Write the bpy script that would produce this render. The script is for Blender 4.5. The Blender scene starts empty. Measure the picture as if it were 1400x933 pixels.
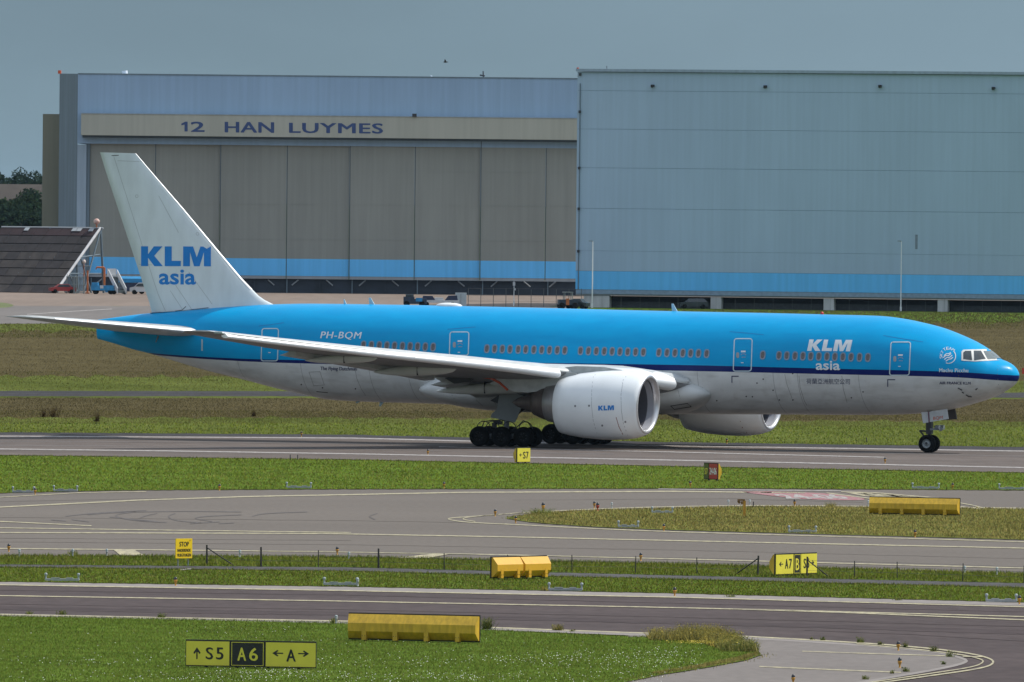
import bpy, bmesh, math, random
import numpy as np
from mathutils import Vector, Matrix
from mathutils.bvhtree import BVHTree
random.seed(7); rng = np.random.default_rng(7)
R = math.radians; PI = math.pi
S = bpy.context.scene
col = S.collection
# ------------------------------------------------------------------ camera
F = 18000.0; CAMH = 15.3; ROLL = 0.010; PITCH = math.atan(197.5 / F)
cr, sr = math.cos(ROLL), math.sin(ROLL)
fwd = Vector((0, math.cos(PITCH), -math.sin(PITCH))); up0 = Vector((0, math.sin(PITCH), math.cos(PITCH)))
CR = Vector((cr, 0, 0)) + up0 * sr; CU = Vector((-sr, 0, 0)) + up0 * cr
CAM = Vector((0, 0, CAMH))
cam = bpy.data.cameras.new('camera'); camo = bpy.data.objects.new('camera', cam); col.objects.link(camo)
cam.sensor_fit = 'HORIZONTAL'; cam.sensor_width = 36.0; cam.lens = F / 1400 * 36; cam.clip_start = 1.0; cam.clip_end = 30000
m = Matrix((CR, CU, -fwd)).transposed().to_4x4(); m.translation = CAM; camo.matrix_world = m
S.camera = camo
# ------------------------------------------------------------------ light and sky
SUN_AZ, SUN_EL = R(12), R(52)              # azimuth measured from +X (right) towards +Y (away)
sd = Vector((math.cos(SUN_EL) * math.cos(SUN_AZ), math.cos(SUN_EL) * math.sin(SUN_AZ), math.sin(SUN_EL)))
sun = bpy.data.lights.new('sun', 'SUN'); sun.energy = 3.8; sun.angle = R(0.55); sun.color = (1.0, 0.95, 0.86)
suno = bpy.data.objects.new('sun', sun); col.objects.link(suno)
suno.rotation_euler = (-sd).to_track_quat('-Z', 'Y').to_euler(); suno.location = (0, 0, 200)
wd = bpy.data.worlds.new('World'); S.world = wd; wd.use_nodes = True
nt = wd.node_tree; nt.nodes.clear()
out = nt.nodes.new('ShaderNodeOutputWorld'); bg = nt.nodes.new('ShaderNodeBackground'); sky = nt.nodes.new('ShaderNodeTexSky')
sky.sky_type = 'NISHITA'; sky.sun_disc = False; sky.sun_elevation = SUN_EL; sky.sun_rotation = PI / 2 - SUN_AZ
sky.altitude = 0; sky.dust_density = 1.5
tc = nt.nodes.new('ShaderNodeTexCoord'); sx = nt.nodes.new('ShaderNodeSeparateXYZ'); nt.links.new(tc.outputs['Generated'], sx.inputs[0])
mr = nt.nodes.new('ShaderNodeMapRange'); mr.interpolation_type = 'SMOOTHSTEP'
mr.inputs['From Min'].default_value = 0.03; mr.inputs['From Max'].default_value = 0.45
mr.inputs['To Min'].default_value = 1.0; mr.inputs['To Max'].default_value = 0.6
nt.links.new(sx.outputs['Z'], mr.inputs['Value'])
mp = nt.nodes.new('ShaderNodeMapping'); mp.inputs['Scale'].default_value = (11, 11, 26); nt.links.new(tc.outputs['Generated'], mp.inputs[0])
nz = nt.nodes.new('ShaderNodeTexNoise'); nz.inputs['Scale'].default_value = 1.3; nz.inputs['Detail'].default_value = 6; nt.links.new(mp.outputs[0], nz.inputs['Vector'])
crm = nt.nodes.new('ShaderNodeMapRange'); crm.inputs['From Min'].default_value = 0.3; crm.inputs['From Max'].default_value = 0.7
crm.inputs['To Min'].default_value = 0.86; crm.inputs['To Max'].default_value = 1.10; nt.links.new(nz.outputs['Fac'], crm.inputs['Value'])
# grey-blue cloud deck: its colour darkens slightly with height just above the horizon, as in the photograph
gr = nt.nodes.new('ShaderNodeValToRGB'); nt.links.new(sx.outputs['Z'], gr.inputs[0])
gr.color_ramp.elements[0].position = 0.0; gr.color_ramp.elements[0].color = (2.0, 2.9, 3.5, 1)
gr.color_ramp.elements[1].position = 0.022; gr.color_ramp.elements[1].color = (1.85, 2.65, 3.2, 1)
e = gr.color_ramp.elements.new(0.16); e.color = (4.2, 5.2, 6.1, 1)
e = gr.color_ramp.elements.new(0.5); e.color = (8.2, 9.2, 10.4, 1)
vm = nt.nodes.new('ShaderNodeVectorMath'); vm.operation = 'SCALE'; nt.links.new(gr.outputs[0], vm.inputs[0]); nt.links.new(crm.outputs[0], vm.inputs['Scale'])
mx = nt.nodes.new('ShaderNodeMix'); mx.data_type = 'RGBA'
nt.links.new(mr.outputs[0], mx.inputs[0]); nt.links.new(sky.outputs[0], mx.inputs[6]); nt.links.new(vm.outputs[0], mx.inputs[7])
nt.links.new(mx.outputs[2], bg.inputs[0]); bg.inputs[1].default_value = 0.115; nt.links.new(bg.outputs[0], out.inputs[0])
S.view_settings.view_transform = 'Standard'; S.view_settings.look = 'None'; S.view_settings.exposure = 0.0; S.view_settings.gamma = 1
S.cycles.max_bounces = 5; S.cycles.diffuse_bounces = 3; S.cycles.glossy_bounces = 3; S.cycles.volume_bounces = 0
# ------------------------------------------------------------------ survey helpers (photograph measures -> places on real surfaces)
def ray(u, v): return (fwd * F + CR * (u - 700) - CU * (v - 466.5)).normalized()
def gnd(u, v, z=0.0):
    r = ray(u, v); return CAM + r * ((z - CAMH) / r.z)
def scale_at(p): return F / (p - CAM).dot(fwd)      # photograph pixels per metre
# ------------------------------------------------------------------ materials
MAT = {}
def lin(r, g, b):
    f = lambda c: (c / 255 / 12.92) if c / 255 <= 0.04045 else ((c / 255 + 0.055) / 1.055) ** 2.4
    return (f(r), f(g), f(b), 1)
def mat(name, c, rough=0.6, metal=0.0, var=0.12, scale=(2, 2, 2), spec=0.5, bump=0.0, coat=0.0, detail=5, c2=None, emit=None, two=None, s2=None):
    """principled paint/stuff with two scales of procedural wear in object space"""
    if name in MAT: return MAT[name]
    M = bpy.data.materials.new(name); M.use_nodes = True; n = M.node_tree.nodes; l = M.node_tree.links
    b = n['Principled BSDF']; b.inputs['Roughness'].default_value = rough; b.inputs['Metallic'].default_value = metal
    b.inputs['Specular IOR Level'].default_value = spec; b.inputs['Coat Weight'].default_value = coat; b.inputs['Coat Roughness'].default_value = 0.08
    t = n.new('ShaderNodeTexCoord'); mp = n.new('ShaderNodeMapping'); mp.inputs['Scale'].default_value = scale
    l.new(t.outputs['Object'], mp.inputs[0])
    z = n.new('ShaderNodeTexNoise'); z.inputs['Scale'].default_value = 1.0; z.inputs['Detail'].default_value = detail; l.new(mp.outputs[0], z.inputs['Vector'])
    r = n.new('ShaderNodeMapRange'); r.inputs['From Min'].default_value = 0.3; r.inputs['From Max'].default_value = 0.7
    l.new(z.outputs['Fac'], r.inputs['Value'])
    x = n.new('ShaderNodeMix'); x.data_type = 'RGBA'; l.new(r.outputs[0], x.inputs[0])
    a = [min(1, v * (1 - var)) for v in c[:3]] + [1]; d = [min(1, v * (1 + var)) for v in c[:3]] + [1]
    if c2: d = list(c2[:3]) + [1]
    x.inputs[6].default_value = a; x.inputs[7].default_value = d
    o = x.outputs[2]
    if two:
        mp2 = n.new('ShaderNodeMapping'); mp2.inputs['Scale'].default_value = s2; l.new(t.outputs['Object'], mp2.inputs[0])
        z2 = n.new('ShaderNodeTexNoise'); z2.inputs['Scale'].default_value = 1.0; z2.inputs['Detail'].default_value = 4; l.new(mp2.outputs[0], z2.inputs['Vector'])
        r2 = n.new('ShaderNodeMapRange'); r2.inputs['From Min'].default_value = 0.35; r2.inputs['From Max'].default_value = 0.65
        r2.inputs['To Min'].default_value = 1 - two; r2.inputs['To Max'].default_value = 1 + two; l.new(z2.outputs['Fac'], r2.inputs['Value'])
        v = n.new('ShaderNodeVectorMath'); v.operation = 'SCALE'; l.new(o, v.inputs[0]); l.new(r2.outputs[0], v.inputs['Scale']); o = v.outputs[0]
    l.new(o, b.inputs['Base Color'])
    if bump:
        bp = n.new('ShaderNodeBump'); bp.inputs['Strength'].default_value = bump; bp.inputs['Distance'].default_value = 0.02
        l.new(z.outputs['Fac'], bp.inputs['Height']); l.new(bp.outputs[0], b.inputs['Normal'])
    MAT[name] = M; return M
# ------------------------------------------------------------------ object helpers
def tag(o, label=None, cat=None, group=None, kind=None):
    if label: o['label'] = label
    if cat: o['category'] = cat
    if group: o['group'] = group
    if kind: o['kind'] = kind
    return o
def empty(name, loc, rz=0.0, label=None, cat=None, group=None):
    o = bpy.data.objects.new(name, None); col.objects.link(o); o.location = loc; o.rotation_euler = (0, 0, rz)
    o.empty_display_size = 0.3
    return tag(o, label, cat, group)
def link(name, me, parent=None):
    o = bpy.data.objects.new(name, me); col.objects.link(o)
    if parent is not None: o.parent = parent
    return o
def copy_tree(o, parent=None):
    c = o.copy(); col.objects.link(c); c.parent = parent
    for ch in list(o.children): copy_tree(ch, c)
    return c
class MB:
    """collects vertices and faces for one mesh object"""
    def __init__(s): s.v = []; s.f = []; s.m = []; s.sm = []
    def add(s, vs, fs, mi=0, smooth=False):
        n = len(s.v); s.v += [tuple(q) for q in vs]
        for f in fs: s.f.append(tuple(i + n for i in f)); s.m.append(mi); s.sm.append(smooth)
    def box(s, c, d, mi=0, rot=None, taper=1.0):
        h = [x / 2 for x in d]; vs = []
        for sz in (-1, 1):
            k = taper if sz > 0 else 1.0
            for sx_, sy_ in ((-1, -1), (1, -1), (1, 1), (-1, 1)):
                p = Vector((sx_ * h[0] * k, sy_ * h[1] * k, sz * h[2]))
                if rot is not None: p = rot @ p
                vs.append(Vector(c) + p)
        s.add(vs, [(3, 2, 1, 0), (4, 5, 6, 7), (0, 1, 5, 4), (1, 2, 6, 5), (2, 3, 7, 6), (3, 0, 4, 7)], mi)
    def tube(s, a, b, r0, r1=None, n=8, mi=0, cap=True, smooth=True):
        a = Vector(a); b = Vector(b); r1 = r0 if r1 is None else r1
        d = (b - a).normalized(); x = d.orthogonal().normalized(); y = d.cross(x)
        vs = []
        for p, r in ((a, r0), (b, r1)):
            for i in range(n): t = 2 * PI * i / n; vs.append(p + x * math.cos(t) * r + y * math.sin(t) * r)
        s.add(vs, [(i, (i + 1) % n, n + (i + 1) % n, n + i) for i in range(n)], mi, smooth)
        if cap: s.add(vs, [tuple(range(n))[::-1], tuple(range(n, 2 * n))], mi)
    def path(s, pts, r, n=6, mi=0):
        for a, b in zip(pts[:-1], pts[1:]): s.tube(a, b, r, r, n, mi)
    def lathe(s, prof, n=24, axis='z', c=(0, 0, 0), mi=0, smooth=True, mis=None):
        """prof: (radius, height) pairs round the axis"""
        c = Vector(c); vs = []
        for r, h in prof:
            for i in range(n):
                t = 2 * PI * i / n; a, b = r * math.cos(t), r * math.sin(t)
                vs.append(c + (Vector((a, b, h)) if axis == 'z' else Vector((h, a, b)) if axis == 'x' else Vector((a, h, b))))
        k = len(s.v); s.v += [tuple(q) for q in vs]
        for j in range(len(prof) - 1):
            for i in range(n):
                f = (j * n + i, j * n + (i + 1) % n, (j + 1) * n + (i + 1) % n, (j + 1) * n + i)
                s.f.append(tuple(q + k for q in f)); s.m.append(mis[j] if mis else mi); s.sm.append(smooth)
    def prism(s, poly, y0, y1, mi=0):
        """poly of (x, z) extruded from y0 to y1"""
        n = len(poly); vs = [(x, y0, z) for x, z in poly] + [(x, y1, z) for x, z in poly]
        s.add(vs, [tuple(range(n)), tuple(range(2 * n - 1, n - 1, -1))] + [((i + 1) % n, i, n + i, n + (i + 1) % n) for i in range(n)], mi)
    def loft(s, rings, mi=0, cap=True, smooth=True, closed=True):
        n = len(rings[0]); k = len(s.v)
        for r in rings: s.v += [tuple(q) for q in r]
        for j in range(len(rings) - 1):
            for i in range(n if closed else n - 1):
                s.f.append((k + j * n + i, k + j * n + (i + 1) % n, k + (j + 1) * n + (i + 1) % n, k + (j + 1) * n + i)); s.m.append(mi); s.sm.append(smooth)
        if cap:
            s.add(rings[0], [tuple(range(n))[::-1]], mi); s.add(rings[-1], [tuple(range(n))], mi)
    def mesh(s, name, mats, fix=True):
        me = bpy.data.meshes.new(name); me.from_pydata(s.v, [], s.f)
        for x in (mats if isinstance(mats, (list, tuple)) else [mats]): me.materials.append(x)
        me.polygons.foreach_set('material_index', s.m); me.polygons.foreach_set('use_smooth', s.sm)
        if fix:
            bm = bmesh.new(); bm.from_mesh(me); bmesh.ops.recalc_face_normals(bm, faces=bm.faces); bm.to_mesh(me); bm.free()
        me.update(); return me
    def build(s, name, mats, parent=None, fix=True): return link(name, s.mesh(name, mats, fix), parent)
def fast_tris(name, verts, material, attr=None, parent=None):
    """verts (n,3,3) -> one mesh of loose triangles"""
    n = len(verts); me = bpy.data.meshes.new(name)
    me.vertices.add(3 * n); me.vertices.foreach_set('co', np.asarray(verts, np.float32).ravel())
    me.loops.add(3 * n); me.loops.foreach_set('vertex_index', np.arange(3 * n, dtype=np.int32))
    me.polygons.add(n); me.polygons.foreach_set('loop_start', np.arange(0, 3 * n, 3, dtype=np.int32))
    me.polygons.foreach_set('loop_total', np.full(n, 3, np.int32))
    if attr is not None:
        a = me.attributes.new('rnd', 'FLOAT', 'POINT'); a.data.foreach_set('value', np.repeat(attr, 3).astype(np.float32))
    me.update(calc_edges=True); me.materials.append(material); return link(name, me, parent)
_tc = {}
def text2d(s, bold=0.0, shear=0.0, cuts=0, space=1.0):
    """lettering as flat triangles normalised to a unit box"""
    k = (s, bold, shear, cuts, space)
    if k in _tc: return _tc[k]
    c = bpy.data.curves.new('lettering_curve', 'FONT'); c.body = s; c.offset = bold; c.shear = shear; c.resolution_u = 3; c.space_character = space
    o = bpy.data.objects.new('lettering_source', c); col.objects.link(o)
    me = bpy.data.meshes.new_from_object(o.evaluated_get(bpy.context.evaluated_depsgraph_get()))
    vs = [tuple(v.co[:2]) for v in me.vertices]; fs = [tuple(p.vertices) for p in me.polygons]
    bpy.data.objects.remove(o); bpy.data.curves.remove(c); bpy.data.meshes.remove(me)
    x0 = min(v[0] for v in vs); x1 = max(v[0] for v in vs); y0 = min(v[1] for v in vs); y1 = max(v[1] for v in vs)
    vs = [((a - x0) / (x1 - x0), (b - y0) / (y1 - y0)) for a, b in vs]
    _tc[k] = cutmesh(vs, fs, cuts); return _tc[k]
def cutmesh(vs, fs, cuts):
    if not cuts: return vs, fs
    bm = bmesh.new(); q = [bm.verts.new((a, b, 0)) for a, b in vs]
    for f in fs:
        try: bm.faces.new([q[i] for i in f])
        except ValueError: pass
    x0 = min(v[0] for v in vs); x1 = max(v[0] for v in vs); y0 = min(v[1] for v in vs); y1 = max(v[1] for v in vs)
    for i in range(1, cuts):
        t = i / cuts
        bmesh.ops.bisect_plane(bm, geom=bm.verts[:] + bm.edges[:] + bm.faces[:], plane_co=(0, y0 + (y1 - y0) * t, 0), plane_no=(0, 1, 0))
        bmesh.ops.bisect_plane(bm, geom=bm.verts[:] + bm.edges[:] + bm.faces[:], plane_co=(x0 + (x1 - x0) * t, 0, 0), plane_no=(1, 0, 0))
    bm.verts.index_update(); vs = [tuple(v.co[:2]) for v in bm.verts]; fs = [tuple(v.index for v in f.verts) for f in bm.faces]; bm.free(); return vs, fs
GK = [(0, 0), (0, 1), (.36, 1), (.36, .6), (.66, 1), (1.1, 1), (.68, .52), (1.12, 0), (.68, 0), (.36, .42), (.36, 0)]
GL = [(1.22, 0), (1.22, 1), (1.58, 1), (1.58, .27), (2.05, .27), (2.05, 0)]
GM = [(2.17, 0), (2.17, 1), (2.68, 1), (2.87, .45), (3.06, 1), (3.6, 1), (3.6, 0), (3.24, 0), (3.24, .72), (3.02, 0), (2.73, 0), (2.52, .72), (2.52, 0)]
def logo2d(shear=0.0, cuts=6):
    vs = []; fs = []
    for g in (GK, GL, GM):
        fs.append(tuple(range(len(vs), len(vs) + len(g)))); vs += [((x + shear * y) / (3.6 + shear), y) for x, y in g]
    return cutmesh(vs, fs, cuts)
# ------------------------------------------------------------------ ground, pavements, markings
XS = list(range(-300, 1701, 20))
def lerp(tab, x):
    if x <= tab[0][0]: a, b = tab[0], tab[1]
    elif x >= tab[-1][0]: a, b = tab[-2], tab[-1]
    else:
        for a, b in zip(tab[:-1], tab[1:]):
            if a[0] <= x <= b[0]: break
    return a[1] + (b[1] - a[1]) * (x - a[0]) / (b[0] - a[0])
def wob(x, a): return a * (math.sin(x * .21) + math.sin(x * .083 + 2) + .7 * math.sin(x * .47 + 1)) / 2.7
def band(name, top, bot, z, material, x0=-300, x1=1700, wt=0.0, wb=0.0, step=10, kind='structure'):
    mb = MB(); vs = []; xs = list(np.arange(x0, x1 + .1, step))
    for x in xs:
        a = gnd(x, lerp(top, x) + wob(x, wt), z); b = gnd(x, lerp(bot, x) + wob(x + 40, wb), z); vs += [a, b]
    mb.add(vs, [(2 * i, 2 * i + 1, 2 * i + 3, 2 * i + 2) for i in range(len(xs) - 1)])
    return tag(mb.build(name, material), kind=kind)
def sheet(name, poly, z, material, kind='structure'):
    mb = MB(); mb.add([gnd(x, y, z) for x, y in poly], [tuple(range(len(poly)))]); return tag(mb.build(name, material), kind=kind)
def ribbon(mb, pts, w, z, k_=.88):
    w *= k_
    """painted line: photograph polyline, w = its width in photograph pixels on the ground plane"""
    n = len(pts); vs = []
    for i, (x, y) in enumerate(pts):
        a = pts[max(0, i - 1)]; b = pts[min(n - 1, i + 1)]; dx, dy = b[0] - a[0], b[1] - a[1]; L = math.hypot(dx, dy) or 1
        nx, ny = -dy / L * w / 2, dx / L * w / 2
        vs += [gnd(x + nx * 1.8, y + ny, z), gnd(x - nx * 1.8, y - ny, z)]
    mb.add(vs, [(2 * i, 2 * i + 1, 2 * i + 3, 2 * i + 2) for i in range(n - 1)])
def dense(pts, step=40):
    o = []
    for a, b in zip(pts[:-1], pts[1:]):
        k = max(1, int(abs(b[0] - a[0]) / step))
        for i in range(k): t = i / k; o.append((a[0] + (b[0] - a[0]) * t, a[1] + (b[1] - a[1]) * t))
    return o + [pts[-1]]
def smoothpts(pts, k=2):
    for _ in range(k):
        q = [pts[0]]
        for a, b in zip(pts[:-1], pts[1:]):
            q += [(a[0] * .75 + b[0] * .25, a[1] * .75 + b[1] * .25), (a[0] * .25 + b[0] * .75, a[1] * .25 + b[1] * .75)]
        pts = q + [pts[-1]]
    return pts
G_lawn = mat('mown grass soil', (0.085, 0.135, 0.022), .95, var=.25, scale=(.25, .2, 1), spec=0, two=.18, s2=(2.5, 1, 1))
G_dry = mat('dry meadow soil', (0.09, 0.075, 0.038), .95, var=.15, scale=(.05, .03, 1), spec=0, two=.1, s2=(.5, .1, 1))
A1 = mat('taxiway asphalt worn', (0.125, 0.104, 0.093), .95, var=.12, scale=(.02, .10, 1), spec=.1, two=.10, s2=(.5, .3, 1))
A2 = mat('taxiway asphalt pale', (0.142, 0.124, 0.108), .95, var=.07, scale=(.04, .05, 1), spec=.1, two=.06, s2=(3.5, 1.2, 1))
A3 = mat('taxiway asphalt dark', (0.075, 0.058, 0.056), .92, var=.13, scale=(.02, .12, 1), spec=.12, two=.10, s2=(1.6, .5, 1))
A4 = mat('shoulder asphalt dark', (0.052, 0.050, 0.052), .95, var=.2, scale=(.1, .1, 1), spec=.05, two=.1, s2=(1.5, .2, 1))
A5 = mat('service road asphalt', (0.085, 0.082, 0.082), .95, var=.2, scale=(.1, .3, 1), spec=.05, two=.12, s2=(1, .3, 1))
CO = mat('pale concrete edge', (0.235, 0.21, 0.195), .9, var=.08, scale=(.3, .3, 1), spec=.2, two=.08, s2=(2, 1, 1))
SH = mat('shoulder paving', (0.175, 0.155, 0.142), .95, var=.07, scale=(.15, .08, 1), spec=.2, two=.06, s2=(2.5, .6, 1))
AP = mat('apron concrete beige', (0.20, 0.155, 0.125), .9, var=.08, scale=(.05, .01, 1), spec=.2, two=.06, s2=(.5, .02, 1))
AG = mat('apron asphalt grey', (0.15, 0.135, 0.125), .9, var=.1, scale=(.05, .01, 1), spec=.2, two=.06, s2=(.5, .02, 1))
YL = mat('worn yellow paint', (0.45, 0.40, 0.24), .8, c2=(.24, .21, .15), var=.05, scale=(3, .6, 1), two=.15, s2=(9, 3, 1))
WL = mat('worn white paint', (0.40, 0.37, 0.35), .8, c2=(.22, .195, .18), var=.05, scale=(3, .6, 1), two=.15, s2=(7, 3, 1))
RL = mat('worn red paint', (0.30, 0.085, 0.10), .8, c2=(.30, .19, .18), var=.1, scale=(3, .6, 1), two=.15, s2=(6, 2, 1))
TM = mat('tyre rubber mark', (0.082, 0.070, 0.064), .9, var=.15, scale=(1, 1, 1), two=.2, s2=(5, 2, 1))
mb = MB(); mb.add([(-9000, -800, 0), (9000, -800, 0), (9000, 20000, 0), (-9000, 20000, 0)], [(0, 1, 2, 3)])
tag(mb.build('ground', G_lawn), kind='structure')
T = dict(
 fieldtop=[(-300, 446), (0, 443), (210, 442), (830, 441), (1060, 440), (1400, 441)],
 roadtop=[(0, 534.5), (400, 535), (1400, 537)], roadbot=[(0, 542), (400, 542), (1400, 544)],
 drytop=[(0, 453), (500, 452), (1100, 443), (1400, 441)], drybot=[(0, 514), (400, 516), (1400, 520)],
 dry2top=[(0, 544), (1400, 546)], dry2bot=[(0, 571), (400, 571), (1000, 575), (1400, 576)],
 t1s=[(0, 591.2), (480, 594.5), (880, 604), (1400, 611.5)], t1top=[(0, 595), (480, 598), (880, 608), (1400, 615.8)],
 t1bot=[(0, 622.4), (480, 628.4), (920, 637.5), (1400, 646.2)],
 t2top=[(0, 674.6), (170, 670.8), (480, 669.2), (1000, 668.2), (1400, 670.8)],
 t2bot=[(0, 759.6), (480, 761.5), (920, 771), (1400, 784.4)],
 rtop=[(0, 772), (480, 776), (700, 781.5), (920, 787), (1400, 797.6)], rbot=[(0, 775), (480, 780.6), (700, 786.5), (920, 791.5), (1400, 803.2)],
 t3top=[(0, 795.6), (480, 802.6), (920, 811.6), (1400, 824)],
 t3bot=[(0, 842.2), (480, 852.6), (682, 861.8), (860, 868.6), (920, 871), (1400, 893)],
)
up = lambda t, d: [(x, y + d) for x, y in t]
band('meadow', T['fieldtop'], T['t1s'], 0.004, mat('long grass soil', (0.095, 0.115, 0.03), .95, var=.2, scale=(.05, .03, 1), spec=0, two=.1, s2=(.5, .1, 1)))
band('meadow', T['drytop'], T['drybot'], 0.008, G_dry, wt=4, wb=3.5); band('meadow', T['dry2top'], T['dry2bot'], 0.008, G_dry, wt=1, wb=3)
band('service_road', T['roadtop'], T['roadbot'], 0.012, A4, wt=.3, wb=.3)
band('apron', [(-900, 380), (0, 380.5), (785, 384), (2200, 394)], [(-900, 412), (0, 418.5), (780, 419), (820, 411), (2200, 415)], 0.012, AP, -900, 2200, step=50)
band('apron', [(-900, 412), (0, 418.5), (780, 419)], [(-900, 440), (0, 443), (210, 442), (780, 428)], 0.016, AG, -900, 780, wt=.5, step=20)
band('taxiway_shoulder', T['t1s'], up(T['t1top'], 1), 0.012, A4, wt=.5)
band('taxiway', T['t1top'], T['t1bot'], 0.016, A1, wb=.3)
band('taxiway', T['t2top'], T['t2bot'], 0.012, A2, wt=.25, wb=.25)
sheet('grass_patch', smoothpts([(-60, 412), (0, 413.5), (14, 415.5), (20, 418), (12, 420.5), (0, 421), (-60, 422)], 1), .024, mat('apron grass', (.10, .12, .03), .9, var=.3, scale=(.2, .2, 1)))
band('service_road', T['rtop'], T['rbot'], 0.012, A5, wt=.25, wb=.25)
band('taxiway_edge', T['t3top'], up(T['t3top'], 4.5), 0.016, CO, wt=.2)
band('taxiway', up(T['t3top'], 4.2), [(0, 842), (480, 852), (860, 868), (1180, 881), (1400, 960)], 0.012, A3, x1=1400)
sheet('taxiway', [(1400, 828.3), (1700, 836.5), (1700, 1010), (1400, 1010)], 0.0121, A3)
sheet('taxiway', [(1000, 868), (1180, 875), (1400, 884), (1400, 1010), (900, 1010), (1100, 950)], 0.0081, A3)
# foreground shoulder with its rounded tip
tip = smoothpts([(1000, 871.5), (1086, 876), (1171, 881.5), (1257, 889), (1290, 893), (1323, 902), (1318, 907), (1286, 914.5), (1228, 924.5), (1171, 934), (1080, 950), (900, 985)])
sheet('taxiway_shoulder', [(860, 868.9), (900, 869.2), (950, 870)] + tip + [(700, 985)], 0.02, SH)
mb = MB(); ribbon(mb, [(x, y + (0 if x < 1250 else 0)) for x, y in tip], 3.2, .026); tag(mb.build('kerb_strip', CO), kind='structure')
band('kerb_strip', up(T['t3bot'], -3.2), up(T['t3bot'], 0.3), 0.024, CO, x1=1000, wb=.3)
# island of grass between the two arms of the middle taxiway
island = smoothpts([(692.6, 708.6), (705, 706), (735, 702), (803, 698), (920, 695.4), (1050, 692.6), (1250, 694.5), (1400, 696.6), (1700, 700)], 1) + smoothpts([(1700, 748), (1400, 737.8), (1250, 733.5), (1040, 728.5), (920, 724.5), (818, 720.7), (727, 714.3), (692.6, 708.8)], 1)
sheet('island_verge', island, 0.02, mat('island grass soil', (0.12, 0.13, 0.035), .95, var=.25, scale=(.3, .03, 1), spec=0, two=.15, s2=(2.5, .2, 1)))
# painted lines
mk = MB()
for pts, w in [
    ([(-300, 689), (0, 680), (113, 673.6), (200, 672.2)], .9), ([(-300, 702), (0, 693.5), (189, 684), (340, 679), (480, 676.4), (629, 673.4), (920, 672), (1100, 674)], 1.7),
    ([(-100, 709), (0, 713), (125, 719)], 1.3), ([(-300, 716), (0, 721.8), (227, 725), (480, 728.2)], 1.2), ([(-300, 725), (0, 728.3), (440, 729.6), (700, 734.3), (920, 739.2), (1400, 749.6), (1700, 757)], 1.5),
    ([(-300, 747), (0, 750), (440, 754.2), (700, 758.9), (920, 764.2), (1400, 776.8), (1700, 785)], 1.4),
    ([(-300, 793), (0, 799.6), (440, 807), (920, 816.5), (1400, 829.8), (1700, 839)], 1.6),
    ([(-300, 809), (0, 814.5), (440, 821.5), (880, 830), (1060, 834), (1400, 843.2), (1700, 852)], 1.5), ([(1000, 832.6), (1150, 837.4), (1400, 847.6), (1700, 861)], 1.7),
    ([(-300, 834), (0, 840.2), (480, 849.5), (682, 858.4), (860, 865), (1000, 869.2)], 1.7)]:
    ribbon(mk, dense(pts), w, .030)
for pts, w in [
    ([(1400, 695), (1250, 693), (1050, 691), (920, 692.6), (803, 696.3), (700, 702), (650, 706), (612, 708.5), (614, 711), (640, 714.5), (705, 717.3), (800, 722.3), (920, 727.5), (1250, 736.5), (1500, 744)], 1.2),
    ([(735, 699.6), (680, 703.5), (640, 707), (630, 710), (650, 713.2)], 1.0)]:
    ribbon(mk, smoothpts(pts), w, .030)
oc = smoothpts([(1000, 869.2), (1086, 873.7), (1171, 878.6), (1257, 885), (1314, 891.4), (1348, 898), (1361, 905), (1348, 913), (1286, 922), (1200, 934), (1100, 948)], 3)
ic = smoothpts([(1171, 880.6), (1257, 888), (1314, 895), (1340, 900.5), (1346, 905), (1332, 912), (1271, 921), (1190, 933), (1090, 947)], 3)
ribbon(mk, oc, 1.9, .032); ribbon(mk, ic, 1.5, .036)
ribbon(mk, [(1316, 897.6), (1343, 898)], 1.3, .040)
ribbon(mk, dense([(1097, 890.6), (1200, 894), (1292, 896.8)]), 1.3, .030); ribbon(mk, dense([(1038, 911.4), (1140, 915.8), (1232, 919.4)]), 1.5, .030)
tag(mk.build('yellow_line_marking', YL, fix=False), kind='structure')
mk = MB()
for q in ([(155, 751.6), (183.4, 751.6), (196.7, 759.4), (164.5, 759.4)], [(542, 763.2), (591, 757), (618, 757), (585, 763.2)]): mk.add([gnd(x, y, .036) for x, y in q], [(0, 1, 2, 3)])
for i in range(9):                                             # hatched yellow block in front of the far long sign
    a = 1157 + i * 13
    mk.add([gnd(x, y, .030) for x, y in ((a, 673.6 + i * .7), (a + 22, 673.9 + i * .8), (a + 46, 678.2 + i * .9), (a + 24, 678.4 + i * .9))], [(0, 1, 2, 3)])
ribbon(mk, [(1150, 672.5), (1200, 674), (1270, 680), (1330, 691), (1346, 695)], 1.2, .034); ribbon(mk, [(1130, 674), (1200, 683), (1300, 691), (1340, 696)], 1.2, .036)
tag(mk.build('yellow_block_marking', YL, fix=False), kind='structure')
mk = MB()
for pts, w in [([(-300, 593), (0, 596.6), (480, 599.2), (880, 609.3), (1400, 617)], 1.5), ([(-300, 611), (0, 614), (227, 616.7), (480, 620.6), (920, 629.3), (1400, 639.5), (1700, 646)], 1.6), ([(600, 611), (880, 617.2), (1209, 625.4)], 1.3)]:
    ribbon(mk, dense(pts), w, .030)
tag(mk.build('white_line_marking', WL, fix=False), kind='structure')
mk = MB()  # dark ribbons: shade of the grass height painted along pavement edges
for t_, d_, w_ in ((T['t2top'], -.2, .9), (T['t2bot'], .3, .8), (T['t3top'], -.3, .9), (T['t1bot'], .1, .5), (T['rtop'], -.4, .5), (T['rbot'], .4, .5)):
    ribbon(mk, [(x, lerp(t_, x) + d_ + wob(x * 1.7, .35)) for x in range(-280, 1680, 6)], w_, .020)
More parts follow.
